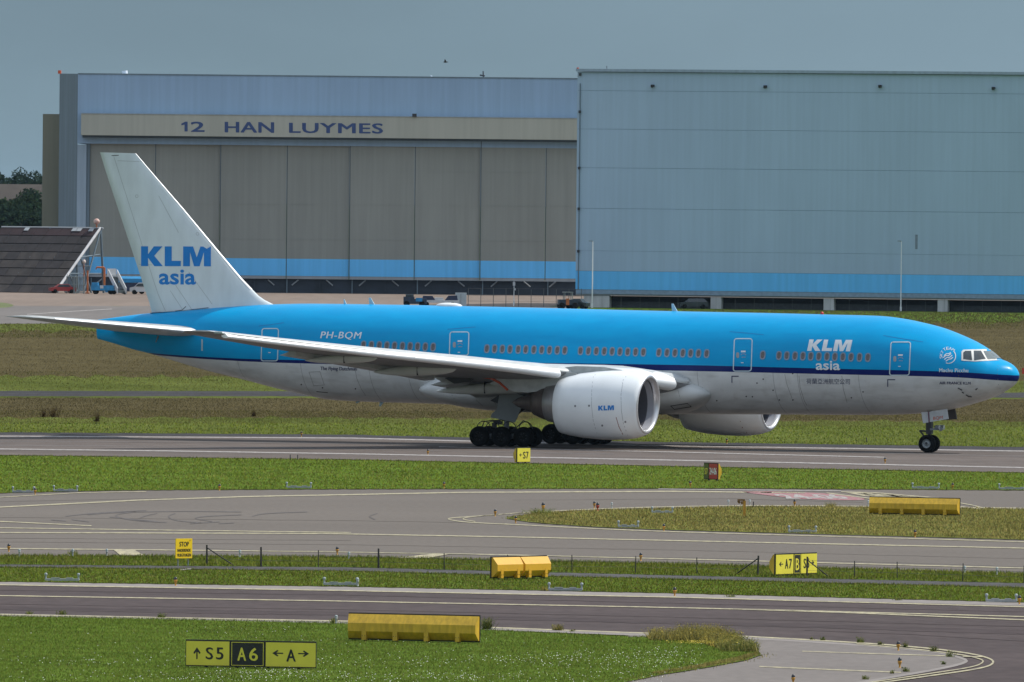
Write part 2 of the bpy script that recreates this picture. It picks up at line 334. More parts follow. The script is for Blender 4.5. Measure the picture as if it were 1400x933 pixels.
ribbon(mk, [(x, y + .2 + wob(x * 1.7, .3)) for x, y in dense([(693, 709), (727, 714.5), (818, 720.9), (920, 724.7), (1250, 733.7), (1400, 738), (1650, 746)], 6)], .8, .024)
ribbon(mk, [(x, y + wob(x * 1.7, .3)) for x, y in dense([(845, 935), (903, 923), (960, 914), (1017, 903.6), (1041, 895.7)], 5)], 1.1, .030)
tag(mk.build('verge_shade', mat('painted verge shade', (.035, .036, .018), .95, spec=0, var=.4, scale=(1, .3, 1)), fix=False), kind='structure')
sheet('red_marking', smoothpts([(1010, 672.3), (1040, 671.6), (1110, 673.6), (1160, 677.2), (1189, 683.5), (1160, 684.2), (1110, 683.2), (1065, 679.2), (1035, 675.6)], 1), .030, RL)
mk = MB()
LOC = {}
for s_, (x0, y0, x1, y1) in (('24-06', (1062, 675.8, 1150, 682.2)),):
    vs, fs = text2d(s_, .04)
    mk.add([gnd(x0 + a * (x1 - x0) + (1 - b) * 22 - 8, y1 - b * (y1 - y0), .036) for a, b in vs], fs)
ribbon(mk, dense([(900, 668.7), (1000, 670.0), (1150, 671.4)], 20), 1.1, .034)
tag(mk.build('white_number_marking', WL, fix=False), kind='structure')
mk = MB()
for q in ([(185, 700), (155, 704), (165, 709), (195, 713), (228, 714.5)], [(215, 702), (200, 705), (190, 709)], [(240, 702), (228, 706), (238, 712), (275, 715)], [(70, 711), (90, 712.5)], [(98, 710.5), (122, 713.6)], [(260, 716), (300, 713.6)], [(300, 716), (320, 715)], [(330, 704), (280, 706), (262, 709), (290, 713)], [(420, 700), (360, 702), (345, 706)], [(150, 707), (190, 711), (215, 713)], [(90, 706), (130, 701.5), (200, 698)],
          [(516, 702), (503, 706), (513, 710.6)], [(120, 704), (150, 701), (240, 699), (330, 700)]):
    ribbon(mk, smoothpts(q), 1.1, .024)
ribbon(mk, smoothpts([(60, 596), (60, 597)]), .1, .024)
tag(mk.build('tyre_marks', TM, fix=False), kind='structure')
mk = MB()
for q in ([(-300, 600.5), (0, 603.5), (300, 604.5), (840, 612), (1400, 624)], [(-300, 606), (0, 609), (300, 611), (840, 621)], ):
    ribbon(mk, dense(q), 1.6, .022)
tag(mk.build('tyre_marks', mat('darker wheel track', (0.105, 0.087, 0.078), .95, var=.15, scale=(.04, .3, 1), two=.12, s2=(.8, .6, 1)), fix=False), kind='structure')
band('wheel_track', [(0, 829), (480, 837), (1100, 853), (1400, 862)], [(0, 834), (480, 842), (1100, 858), (1400, 868)], 0.02, mat('polished wheel track', (0.062, 0.047, 0.046), .92, spec=.12, var=.12, scale=(.03, .3, 1), two=.12, s2=(1, .6, 1)), x1=1390, wt=.6, wb=.6)
band('wheel_track', [(1390, 860.75), (1700, 898)], [(1390, 866.7), (1700, 905)], 0.0205, MAT['polished wheel track'], x0=1390, x1=1700)
mk = MB()
for q in ([(-300, 706), (0, 707.5), (480, 712), (690, 715.5)], [(-300, 739), (0, 741), (480, 745), (920, 752), (1400, 764), (1700, 772)], [(-300, 735), (0, 736), (480, 739)], [(-300, 683), (0, 686), (300, 680)], [(700, 684), (1000, 682), (1180, 687)]): ribbon(mk, [(x, y + wob(x, .3)) for x, y in dense(q, 15)], .55, .018)
tag(mk.build('paving_joint', mat('sealed joint pale taxiway', (.118, .103, .09), .95, spec=.05, var=.2, scale=(.3, .3, 1)), fix=False), kind='structure')
mk = MB()
for q in ([(-300, 820), (0, 826), (480, 834), (920, 844), (1400, 857), (1700, 866)], [(-300, 803), (0, 807), (480, 814), (1400, 837), (1700, 845)], [(1100, 862), (1250, 868), (1400, 877)]): ribbon(mk, [(x, y + wob(x, .25)) for x, y in dense(q, 15)], .6, .018)
tag(mk.build('paving_joint', mat('sealed joint dark taxiway', (.058, .045, .044), .95, spec=.05, var=.2, scale=(.3, .3, 1)), fix=False), kind='structure')
mk = MB(); ribbon(mk, dense([(37, 430), (95, 426), (153, 422.7)]), .9, .03); tag(mk.build('white_line_marking', WL, fix=False), kind='structure')
# ------------------------------------------------------------------ grass (uncountable): real blades
def grass_mat(name, a, b, c, sc=(.15, .015, 1)):
    M = bpy.data.materials.new(name); M.use_nodes = True; n = M.node_tree.nodes; l = M.node_tree.links; bs = n['Principled BSDF']
    bs.inputs['Roughness'].default_value = .9; bs.inputs['Specular IOR Level'].default_value = 0
    ge = n.new('ShaderNodeNewGeometry'); nm = n.new('ShaderNodeMix'); nm.data_type = 'VECTOR'; nm.inputs[0].default_value = .85; l.new(ge.outputs['Normal'], nm.inputs[4]); nm.inputs[5].default_value = (0, 0, 1)
    nn_ = n.new('ShaderNodeVectorMath'); nn_.operation = 'NORMALIZE'; l.new(nm.outputs[1], nn_.inputs[0]); l.new(nn_.outputs[0], bs.inputs['Normal'])
    at = n.new('ShaderNodeAttribute'); at.attribute_name = 'rnd'; t = n.new('ShaderNodeTexCoord'); mp = n.new('ShaderNodeMapping'); mp.inputs['Scale'].default_value = sc
    l.new(t.outputs['Object'], mp.inputs[0]); z = n.new('ShaderNodeTexNoise'); z.inputs['Scale'].default_value = 1; z.inputs['Detail'].default_value = 5; l.new(mp.outputs[0], z.inputs['Vector'])
    r = n.new('ShaderNodeMapRange'); r.inputs['From Min'].default_value = .32; r.inputs['From Max'].default_value = .68; l.new(z.outputs['Fac'], r.inputs['Value'])
    x = n.new('ShaderNodeMix'); x.data_type = 'RGBA'; x.inputs[6].default_value = (*a, 1); x.inputs[7].default_value = (*b, 1); l.new(r.outputs[0], x.inputs[0])
    y = n.new('ShaderNodeMix'); y.data_type = 'RGBA'; y.inputs[7].default_value = (*c, 1); l.new(x.outputs[2], y.inputs[6])
    pw = n.new('ShaderNodeMath'); pw.operation = 'POWER'; pw.inputs[1].default_value = 2.5; l.new(at.outputs['Fac'], pw.inputs[0]); l.new(pw.outputs[0], y.inputs[0])
    m2 = n.new('ShaderNodeMapping'); m2.inputs['Scale'].default_value = (.035, .55, 1); l.new(t.outputs['Object'], m2.inputs[0])
    z2 = n.new('ShaderNodeTexNoise'); z2.inputs['Scale'].default_value = 1; z2.inputs['Detail'].default_value = 3; l.new(m2.outputs[0], z2.inputs['Vector'])
    r2 = n.new('ShaderNodeMapRange'); r2.inputs['From Min'].default_value = .32; r2.inputs['From Max'].default_value = .68; r2.inputs['To Min'].default_value = .78; r2.inputs['To Max'].default_value = 1.24; l.new(z2.outputs['Fac'], r2.inputs['Value'])
    sc_ = n.new('ShaderNodeVectorMath'); sc_.operation = 'SCALE'; l.new(y.outputs[2], sc_.inputs[0]); l.new(r2.outputs[0], sc_.inputs['Scale']); l.new(sc_.outputs[0], bs.inputs['Base Color'])
    tr = n.new('ShaderNodeBsdfTranslucent'); l.new(y.outputs[2], tr.inputs[0]); ms = n.new('ShaderNodeMixShader'); ms.inputs[0].default_value = .12
    l.new(bs.outputs[0], ms.inputs[1]); l.new(tr.outputs[0], ms.inputs[2]); l.new(ms.outputs[0], n['Material Output'].inputs[0])
    return M
def in_poly(pts, poly):
    x, y = pts[:, 0], pts[:, 1]; ins = np.zeros(len(pts), bool); n = len(poly); j = n - 1
    for i in range(n):
        xi, yi = poly[i]; xj, yj = poly[j]
        c = ((yi > y) != (yj > y)) & (x < (xj - xi) * (y - yi) / ((yj - yi) if yj != yi else 1e-9) + xi); ins ^= c; j = i
    return ins
def blades(P, h, w, k=1):
    """P (n,2) base points, h heights, w widths -> leaning triangles"""
    n = len(P); a = rng.uniform(0, 2 * PI, n); ln = rng.uniform(-.5, .5, (n, 2)) * h[:, None]
    d = np.stack([np.cos(a), np.sin(a)], 1) * (w / 2)[:, None]
    V = np.zeros((n, 3, 3)); V[:, 0, :2] = P - d; V[:, 1, :2] = P + d; V[:, 2, :2] = P + ln; V[:, 2, 2] = h; V[:, :2, 2] = 0.0
    return V
def scatter(name, poly_px, count, h, w, M, kind='stuff', edge=None, zz=0.0):
    poly = [tuple(gnd(x, y)[:2]) for x, y in poly_px]; A = np.array(poly); lo, hi = A.min(0), A.max(0)
    P = rng.uniform(lo, hi, (count * 6, 2)); P = P[in_poly(P, poly)]
    while len(P) < count:
        Q = rng.uniform(lo, hi, (count * 6, 2)); P = np.concatenate([P, Q[in_poly(Q, poly)]])
    P = P[:count]
    if edge:                                                       # rougher, taller tussocks along an edge
        E_ = []
        for (x0, y0), (x1, y1) in zip(edge[:-1], edge[1:]):
            g0 = np.array(gnd(x0, y0)[:2]); g1 = np.array(gnd(x1, y1)[:2]); L = np.linalg.norm(g1 - g0); t = rng.uniform(0, 1, max(2, int(L * 22)))
            E_.append(g0 + (g1 - g0) * t[:, None] + rng.normal(0, .25, (len(t), 2)))
        E_ = np.concatenate(E_); P = np.concatenate([P, E_])
    hh = rng.uniform(h[0], h[1], len(P)) * (0.75 + .5 * rng.random(len(P)) ** 3); ww = rng.uniform(w[0], w[1], len(P))
    V = blades(P, hh, ww); V[:, :, 2] += zz
    o = fast_tris(name, V, M, rng.random(len(P))); return tag(o, kind=kind)
def bandpoly(t, b, x0=-30, x1=1430, step=60):
    xs = list(np.arange(x0, x1 + 1, step)); return [(x, lerp(t, x)) for x in xs] + [(x, lerp(b, x)) for x in xs[::-1]]
GM1 = grass_mat('foreground grass', (.085, .155, .014), (.125, .185, .020), (.24, .24, .07), (.30, .30, 1))
GM2 = grass_mat('verge grass', (.11, .175, .014), (.17, .215, .022), (.25, .22, .08), (.22, .22, 1))
GM3 = grass_mat('bright strip grass', (.135, .215, .014), (.215, .265, .026), (.29, .28, .09), (.12, .14, 1))
GM4 = grass_mat('island grass', (.21, .21, .045), (.33, .285, .09), (.40, .33, .12), (.22, .25, 1))
GM5 = grass_mat('dry meadow grass', (.058, .052, .020), (.086, .066, .031), (.095, .076, .036), (.03, .018, 1))
GM6 = grass_mat('green meadow grass', (.085, .11, .020), (.155, .135, .040), (.18, .16, .055), (.05, .03, 1))
fg = [(-30, 842.5), (240, 847), (480, 853), (682, 862.5), (860, 871), (960, 872), (1010, 876), (1030, 888), (1040, 895.7), (1017, 903.6), (960, 914), (903, 923), (856, 933), (820, 942), (-30, 942)]
sheet('foreground_verge', [(-300, 837)] + fg[1:8] + fg[8:13] + [(700, 985), (-300, 985)], .028, G_lawn)
scatter('grass', fg, 170000, (.04, .085), (.012, .03), GM1, edge=[(-30, 842), (480, 852.6), (682, 862)], zz=.02)
scatter('grass', [(903, 923), (960, 914), (1017, 903.6), (1040, 895.7), (1036, 893), (1010, 900), (950, 912), (890, 922)], 4000, (.05, .10), (.015, .035), GM4, edge=[(860, 932), (903, 923), (960, 914), (1017, 903.6), (1040, 895.7)], zz=.02)
scatter('grass', bandpoly(T['t2bot'], T['rtop']), 42000, (.08, .16), (.02, .05), GM2, edge=[(0, 759.6), (480, 761.5), (920, 771), (1400, 784.4)])
scatter('grass', bandpoly(T['rbot'], T['t3top']), 52000, (.05, .11), (.02, .05), GM2, edge=[(0, 795.4), (480, 802.4), (920, 811.4), (1400, 823.8)])
scatter('grass', bandpoly(T['t1bot'], T['t2top']), 60000, (.06, .11), (.03, .07), GM3, edge=[(0, 674.2), (170, 670.4), (480, 668.8), (1000, 667.8), (1400, 670.4)])
scatter('grass', [(min(1440, x), y) for x, y in island], 42000, (.07, .14), (.025, .06), GM4, zz=.015, edge=[(735, 714.6), (818, 720.4), (920, 724.2), (1250, 733.2), (1400, 737.5)])
scatter('meadow_grass', bandpoly(T['fieldtop'], up(T['drytop'], 9), -30, 1430), 26000, (.10, .22), (.05, .11), GM6)
scatter('meadow_grass', [(800, 423), (1000, 424.5), (1430, 429), (1430, 442), (800, 440)], 16000, (.12, .25), (.06, .14), grass_mat('embankment grass', (.085, .088, .030), (.12, .10, .045), (.14, .115, .055), (.03, .02, 1)))
scatter('meadow_grass', bandpoly(up(T['drytop'], -1), up(T['drybot'], 6)), 90000, (.06, .12), (.03, .07), GM5)
scatter('meadow_grass', bandpoly(up(T['drybot'], -6), T['roadtop']), 36000, (.06, .13), (.03, .06), GM6)
scatter('meadow_grass', bandpoly(T['dry2top'], T['dry2bot']), 70000, (.05, .10), (.025, .055), GM5)
scatter('meadow_grass', bandpoly(up(T['dry2bot'], -9), up(T['dry2bot'], 9)), 50000, (.05, .11), (.025, .05), GM6)
scatter('meadow_grass', bandpoly(up(T['dry2bot'], 8), T['t1s']), 24000, (.06, .14), (.04, .09), GM3, edge=[(0, 591), (480, 594.2), (880, 603.8), (1400, 611.2)])
# daisies in the near lawn
P = []
for cx_, cy_, sx_, sy_, k in ((100, 904, 90, 4, 200), (300, 925, 150, 4, 520), (560, 905, 110, 4, 240), (640, 925, 140, 5, 520), (760, 898, 70, 4, 240), (900, 893, 60, 4, 260), (930, 906, 50, 5, 160), (330, 860, 40, 3, 60), (450, 890, 300, 22, 500), (820, 905, 60, 6, 300), (380, 918, 40, 3, 200)):
    for _ in range(int(k * .62)):
        x = random.gauss(cx_, sx_); y = random.gauss(cy_, sy_)
        if x < 960 and 856 < y < 938 and y < 946 - max(0, x - 840) * .12 * 1.4: P.append(gnd(x, y, .085 + random.random() * .03))
V = []
for p in P:
    r = random.uniform(.006, .013); ax = Vector((random.uniform(-.5, .9), random.uniform(-.9, .3), 1)).normalized(); e1 = ax.orthogonal().normalized() * r * 1.5; e2 = ax.cross(e1); q = [p + e1, p + e2, p - e1, p - e2]
    V += [(q[0], q[1], q[2]), (q[0], q[2], q[3])]
o = fast_tris('daisies', np.array([[list(c) for c in t] for t in V]), mat('daisy petal', (.75, .76, .68), .8)); tag(o, kind='stuff')
# ------------------------------------------------------------------ the airliner (local frame: x aft of the nose, y to starboard, z up)
PSI = R(23.7); NOSE = Vector((math.cos(PSI), -math.sin(PSI), 0)); STAR = Vector((-math.sin(PSI), -math.cos(PSI), 0))
ORG = gnd(741, 609.5) + NOSE * 31.8; ORG.z = .016
plane = empty('airliner', ORG, PI - PSI, 'large blue and white passenger jet taxiing with slats out on the far taxiway', 'airliner')
def inv(u, v, y=0.0):
    r = ray(u, v); t = ((ORG - CAM).dot(STAR) + y) / r.dot(STAR); p = CAM + r * t; return (-(p - ORG).dot(NOSE), p.z - ORG.z)
PX = lambda d: Vector((-d.dot(NOSE), d.dot(STAR), d.z))
CAML = PX(CAM - ORG)
def rayL(u, v): return PX(ray(u, v))
def tab(t):
    a = np.array(t, float); return lambda x: float(np.interp(x, a[:, 0], a[:, 1]))
def pch(t):                                                        # smooth monotone interpolation
    a = np.array(t, float); X, Y = a[:, 0], a[:, 1]; h = np.diff(X); d = np.diff(Y) / h; mm = np.zeros(len(X)); mm[0] = d[0]; mm[-1] = d[-1]
    for i in range(1, len(X) - 1): mm[i] = 0 if d[i - 1] * d[i] <= 0 else (h[i - 1] + h[i]) / (h[i] / d[i - 1] + h[i - 1] / d[i])
    def f(x):
        i = int(min(max(np.searchsorted(X, x) - 1, 0), len(X) - 2)); t_ = (x - X[i]) / h[i]; t_ = min(1, max(0, t_))
        return float((1 + 2 * t_) * (1 - t_) ** 2 * Y[i] + t_ * (1 - t_) ** 2 * h[i] * mm[i] + t_ * t_ * (3 - 2 * t_) * Y[i + 1] + t_ * t_ * (t_ - 1) * h[i] * mm[i + 1])
    return f
TOPPX = [(1392.8, 512), (1388.7, 504.2), (1378.4, 495.7), (1365.5, 490.3), (1352.7, 479.5), (1337, 469.3), (1311.5, 457.3), (1285.8, 447.6), (1260, 441.0), (1234, 435.8), (1203.5, 432.2), (1131.4, 430.2), (1080, 428.9), (900, 425.2), (700, 420.2), (500, 416.2), (430, 415.4), (370, 416.4), (316, 419), (250, 425), (211, 427.8), (134, 437.3)]
BOTPX = [(1392.8, 518), (1388.7, 523.8), (1375.8, 533.8), (1363, 541.2), (1337, 550.5), (1311.5, 557.6), (1285.8, 562.6), (1260, 565.4), (1234, 566.9), (1183, 567.6), (1080, 567.0), (900, 566.0), (571, 551.5), (514, 550), (457, 547.2), (400, 536), (370, 528.8), (340, 520.6), (280, 506), (235, 492.5), (205, 483.5), (181, 477.5), (160, 471), (134.5, 463.6)]
tp = pch([(inv(u, v)) for u, v in TOPPX]); bt = pch([(inv(u, v)) for u, v in BOTPX])
X0 = inv(1392.8, 515)[0]; XE = inv(134, 450)[0]
wy = pch([(X0, .06), (X0 + .12, .42), (X0 + .4, .78), (1.2, 1.28), (2, 1.72), (3, 2.13), (4, 2.44), (5, 2.68), (6, 2.85), (7.5, 3.0), (9.5, 3.1), (42, 3.1), (46, 2.98), (50, 2.6), (54, 2.0), (58, 1.22), (60.5, .66), (XE, .22)])
def fus_y(x, z):
    t_, b_ = tp(x), bt(x); c = (t_ + b_) / 2; h = (t_ - b_) / 2; q = max(0, 1 - ((z - c) / h) ** 2); return wy(x) * math.sqrt(q)
st = sorted(set([X0 + d for d in (0, .02, .06, .12, .2, .3, .45, .65, .9, 1.2, 1.5)] + list(np.arange(2.1, 12, .4)) + list(np.arange(12, 41, 1.0)) + list(np.arange(41, XE - .3, .6)) + [XE]))
NS = 96
low = pch([(X0, 4.40), (3.7, 4.62), (12, 4.70), (22.8, 4.77), (36, 4.80), (48, 4.86), (58, 5.20), (60, 5.32), (62.2, 5.5)])
hgh = pch([(X0, 4.76), (3.7, 4.95), (12, 5.04), (22.8, 5.12), (36, 5.10), (48, 5.05), (58, 5.30), (60, 5.42), (62.2, 5.6)])
def livery_mesh(me, parentloc=None):
    a = me.attributes.new('livery', 'FLOAT', 'POINT')
    a.data.foreach_set('value', [(v.co.z - low(v.co.x)) / (hgh(v.co.x) - low(v.co.x)) for v in me.vertices])
def livery_mat():
    M = bpy.data.materials.new('airliner livery paint'); M.use_nodes = True; n = M.node_tree.nodes; l = M.node_tree.links; b = n['Principled BSDF']
    b.inputs['Roughness'].default_value = .34; b.inputs['Coat Weight'].default_value = .05; b.inputs['Coat Roughness'].default_value = .12; b.inputs['Specular IOR Level'].default_value = .12
    at = n.new('ShaderNodeAttribute'); at.attribute_name = 'livery'; t = n.new('ShaderNodeTexCoord')
    def step(src, v, op='GREATER_THAN'):
        q = n.new('ShaderNodeMath'); q.operation = op; l.new(src, q.inputs[0]); q.inputs[1].default_value = v; return q.outputs[0]
    def mix(f, a, c):
        x = n.new('ShaderNodeMix'); x.data_type = 'RGBA'
        if isinstance(f, float): x.inputs[0].default_value = f
        else: l.new(f, x.inputs[0])
        for s, i in ((a, 6), (c, 7)):
            if isinstance(s, tuple): x.inputs[i].default_value = s
            else: l.new(s, x.inputs[i])
        return x.outputs[2]
    def noise(sc, det=5, lo=.35, hi=.65):
        mp = n.new('ShaderNodeMapping'); mp.inputs['Scale'].default_value = sc; l.new(t.outputs['Object'], mp.inputs[0])
        z = n.new('ShaderNodeTexNoise'); z.inputs['Scale'].default_value = 1; z.inputs['Detail'].default_value = det; l.new(mp.outputs[0], z.inputs['Vector'])
        r = n.new('ShaderNodeMapRange'); r.inputs['From Min'].default_value = lo; r.inputs['From Max'].default_value = hi; l.new(z.outputs['Fac'], r.inputs['Value']); return r.outputs[0]
    def mul(a, b_):
        q = n.new('ShaderNodeMath'); q.operation = 'MULTIPLY'
        for s, i in ((a, 0), (b_, 1)):
            if isinstance(s, float): q.inputs[i].default_value = s
            else: l.new(s, q.inputs[i])
        return q.outputs[0]
    blue = mix(noise((.5, .5, 2)), (.0, .30, .62, 1), (.0, .33, .655, 1))
    blue = mix(mul(noise((.35, 1.5, 3), 6, .55, .72), .25), blue, (.0, .23, .52, 1))
    grey = mix(noise((.6, .6, 1.2)), (.58, .60, .61, 1), (.66, .675, .68, 1))
    # grime on the belly: streaks running aft and patches
    grey = mix(mul(noise((.5, 1.2, 2.2), 6, .5, .75), .45), grey, (.30, .30, .285, 1))
    grey = mix(mul(noise((1.6, 2.0, .35), 5, .56, .75), .25), grey, (.34, .32, .29, 1))
    c = mix(step(at.outputs['Fac'], 0.0), grey, (.002, .012, .12, 1)); c = mix(step(at.outputs['Fac'], 1.0), c, blue)
    s = n.new('ShaderNodeSeparateXYZ'); l.new(t.outputs['Object'], s.inputs[0])
    # lap joints between fuselage barrels, only as fine dark lines
    acc = None
    for x0 in (9.6, 13.6, 15.2, 20.2, 39.6, 42.2, 46.9, 51.5):
        d = n.new('ShaderNodeMath'); d.operation = 'SUBTRACT'; l.new(s.outputs['X'], d.inputs[0]); d.inputs[1].default_value = x0
        a = n.new('ShaderNodeMath'); a.operation = 'ABSOLUTE'; l.new(d.outputs[0], a.inputs[0]); q = step(a.outputs[0], .022, 'LESS_THAN')
        if acc is None: acc = q
        else:
            mxn = n.new('ShaderNodeMath'); mxn.operation = 'MAXIMUM'; l.new(acc, mxn.inputs[0]); l.new(q, mxn.inputs[1]); acc = mxn.outputs[0]
    below = step(at.outputs['Fac'], 0.0, 'LESS_THAN')
    c = mix(mul(mul(acc, below), .4), c, (.1, .1, .11, 1))
    l.new(c, b.inputs['Base Color']); return M
LIV = livery_mat()
mb = MB(); rings = []
for x in st:
    t_, b_ = tp(x), bt(x); c_ = (t_ + b_) / 2; h_ = max(.02, (t_ - b_) / 2); w_ = wy(x)
    rings.append([(x, w_ * math.sin(2 * PI * i / NS), c_ + h_ * math.cos(2 * PI * i / NS)) for i in range(NS)])
mb.loft(rings); me = mb.mesh('fuselage', LIV); livery_mesh(me)
fus = link('fuselage', me, plane)
def bvh_of(*objs):
    vs = []; fs = []
    for o in objs:
        k = len(vs); vs += [v.co.copy() for v in o.data.vertices]; fs += [tuple(i + k for i in p.vertices) for p in o.data.polygons]
    return BVHTree.FromPolygons(vs, fs)
BF = bvh_of(fus)
def hit(b, u, v, off=.012):
    p, nn, _, _ = b.ray_cast(CAML, rayL(u, v))
    if p is None: return None
    if nn.dot(rayL(u, v)) > 0: nn = -nn
    return p + nn * off
def decal(name, parent, b, shapes2d, box, material, off=.012, skew=0.0, slope=0.0, label=None, bold=0.0):
    """flat print laid on a real surface; box = where it reads in the photograph (x0, y0 top, x1, y1 bottom)"""
    mb = MB(); x0, y0, x1, y1 = box
    vs, fs = shapes2d
    for k in range(3 if bold else 1):
        pts = []
        for a, b_ in vs:
            u = x0 + a * (x1 - x0) + (-bold, bold, 0)[k]; v = y1 - b_ * (y1 - y0) + slope * a * (x1 - x0); p = hit(b, u, v, off + .003 * k); pts.append(p)
        ok = [f for f in fs if all(pts[i] is not None for i in f)]
        mb.add([p if p is not None else Vector((0, 0, 0)) for p in pts], ok)
    o = mb.build(name, material, parent, fix=False)
    if label: o['label'] = label
    return o
def polydecal(name, parent, b, px, material, off=.012, cuts=5):
    n = cutmesh([(x, -y) for x, y in px], [tuple(range(len(px)))], cuts); mb = MB(); pts = [hit(b, x, -y, off) for x, y in n[0]]
    ok = [f for f in n[1] if all(pts[i] is not None for i in f)]
    mb.add([p if p is not None else Vector((0, 0, 0)) for p in pts], ok); o = mb.build(name, material, parent, fix=False); bm = bmesh.new(); bm.from_mesh(o.data); bmesh.ops.remove_doubles(bm, verts=bm.verts, dist=.002); bmesh.ops.delete(bm, geom=[v for v in bm.verts if not v.link_faces], context='VERTS'); bm.to_mesh(o.data); bm.free(); return o
def strokes(name, parent, b, lines, w, material, off=.012, closed=False):
    mb = MB()
    for pts in lines:
        n = len(pts); q = list(pts)
        for i in range(n if closed else n - 1):
            a, c = q[i], q[(i + 1) % n]; dx, dy = c[0] - a[0], c[1] - a[1]; L = math.hypot(dx, dy) or 1; k = max(1, int(L / 5)); nx, ny = -dy / L * w / 2, dx / L * w / 2
            ex, ey = dx / L * w / 2, dy / L * w / 2
            prev = None
            for j in range(k + 1):
                t_ = j / k; x, y = a[0] + dx * t_, a[1] + dy * t_
                if j == 0: x -= ex * .8; y -= ey * .8
                if j == k: x += ex * .8; y += ey * .8
                p1, p2 = hit(b, x + nx, y + ny, off), hit(b, x - nx, y - ny, off)
                if prev and p1 and p2: mb.add([prev[0], prev[1], p2, p1], [(0, 1, 2, 3)])
                prev = (p1, p2) if p1 and p2 else None
    return mb.build(name, material, parent, fix=False)
def rr(x0, y0, x1, y1, r, n=4, skx=0.0):
    o = []
    for cx_, cy_, a0 in ((x1 - r, y0 + r, -90), (x1 - r, y1 - r, 0), (x0 + r, y1 - r, 90), (x0 + r, y0 + r, 180)):
        for i in range(n + 1):
            a = R(a0 + 90 * i / n); x = cx_ + r * math.cos(a); y = cy_ + r * math.sin(a); o.append((x + skx * (y1 - y), y))
    return o
P_white = mat('white lettering paint', (.72, .75, .78), .5, var=.05); P_navy = mat('navy lettering paint', (.02, .03, .10), .5, var=.1)
P_blue = mat('airline blue lettering', (.0, .19, .58), .45, var=.06, scale=(1, 1, 1))
P_line = mat('door outline paint', (.50, .62, .68), .5, var=.1); P_dark = mat('dark slot', (.03, .03, .035), .6)
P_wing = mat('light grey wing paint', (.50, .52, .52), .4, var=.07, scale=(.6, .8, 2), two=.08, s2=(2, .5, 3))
P_under = mat('grey underside paint', (.40, .42, .42), .5, var=.10, scale=(.7, .7, 2), two=.10, s2=(2.5, .7, 3))
P_slat = mat('bare metal leading edge', (.86, .87, .88), .38, metal=.15, var=.05, scale=(1, .4, 2))
P_white2 = mat('white nacelle paint', (.80, .83, .85), .35, var=.04, scale=(.8, .8, .8), coat=.3)
P_metal = mat('weathered bare metal', (.36, .35, .35), .42, metal=.7, var=.15, scale=(3, 3, 1))
P_hot = mat('heat stained metal', (.13, .105, .095), .5, metal=.6, var=.3, scale=(3, 1, 1))
P_lip = mat('polished inlet lip', (.62, .62, .64), .32, metal=.6, var=.05)
P_in = mat('inlet duct grey', (.42, .43, .48), .35, var=.06)
P_black = mat('fan black', (.03, .03, .036), .45, var=.2)
P_tyre = mat('tyre rubber', (.008, .008, .008), .95, var=.3, spec=.1); P_rim = mat('wheel rim grey', (.30, .33, .34), .4, metal=.3, var=.1); P_rimd = mat('wheel rim shaded', (.018, .018, .018), .9, spec=.1)  # main wheel rims near black: the airframe's shadow put into their colour
P_strut = mat('gear strut grey', (.20, .22, .235), .45, var=.12, scale=(4, 4, 4)); P_gear = mat('gear door grey', (.25, .275, .285), .55, var=.08, scale=(1.5, 1, 1.5)); P_glass = mat('cockpit glass', (.04, .055, .065), .08, var=.3, scale=(3, 3, 3), spec=.7)
P_glassd = mat('reflective windscreen', (.13, .16, .165), .12, var=.15, scale=(3, 3, 3), spec=.8)
P_orange = mat('orange red seal', (.55, .09, .03), .6)
# cockpit: white frame and glazing, both sides
frames = [[(1314.5, 481), (1317, 478.6), (1354, 477.7), (1369.5, 491.2), (1366, 492.9), (1333, 494.6), (1314.5, 493.4)]]
fr = polydecal('cockpit_window_frame', plane, BF, frames[0], mat('cockpit frame grey', (.60, .61, .60), .5), .02, 8)
for q, mt in (([(1317, 482.5), (1319.5, 480.4), (1327.6, 480.2), (1329, 493), (1317.0, 491.2)], P_glass), ([(1331.3, 480.2), (1341, 480.2), (1347.3, 491), (1332, 493.2)], P_glass), ([(1344.4, 480.4), (1356.5, 480.8), (1366.3, 490.6), (1350, 491.4)], P_glassd)):
    polydecal('cockpit_window', fr, BF, q, mt, .032, 5)
def mirrored(o, parent):
    me = o.data.copy(); me.transform(Matrix.Scale(-1, 4, (0, 1, 0))); me.flip_normals(); c = bpy.data.objects.new(o.name.split('.')[0], me); col.objects.link(c); c.parent = parent; return c
fr2 = mirrored(fr, plane)
for ch in list(fr.children): mirrored(ch, fr2)
# radome joint, nose skin
strokes('radome_joint', plane, BF, [[(1368, 491.5), (1364.5, 500), (1363.5, 512), (1365, 526), (1369.5, 537.5)]], .7, mat('radome seam', (.12, .2, .26), .6), .006)
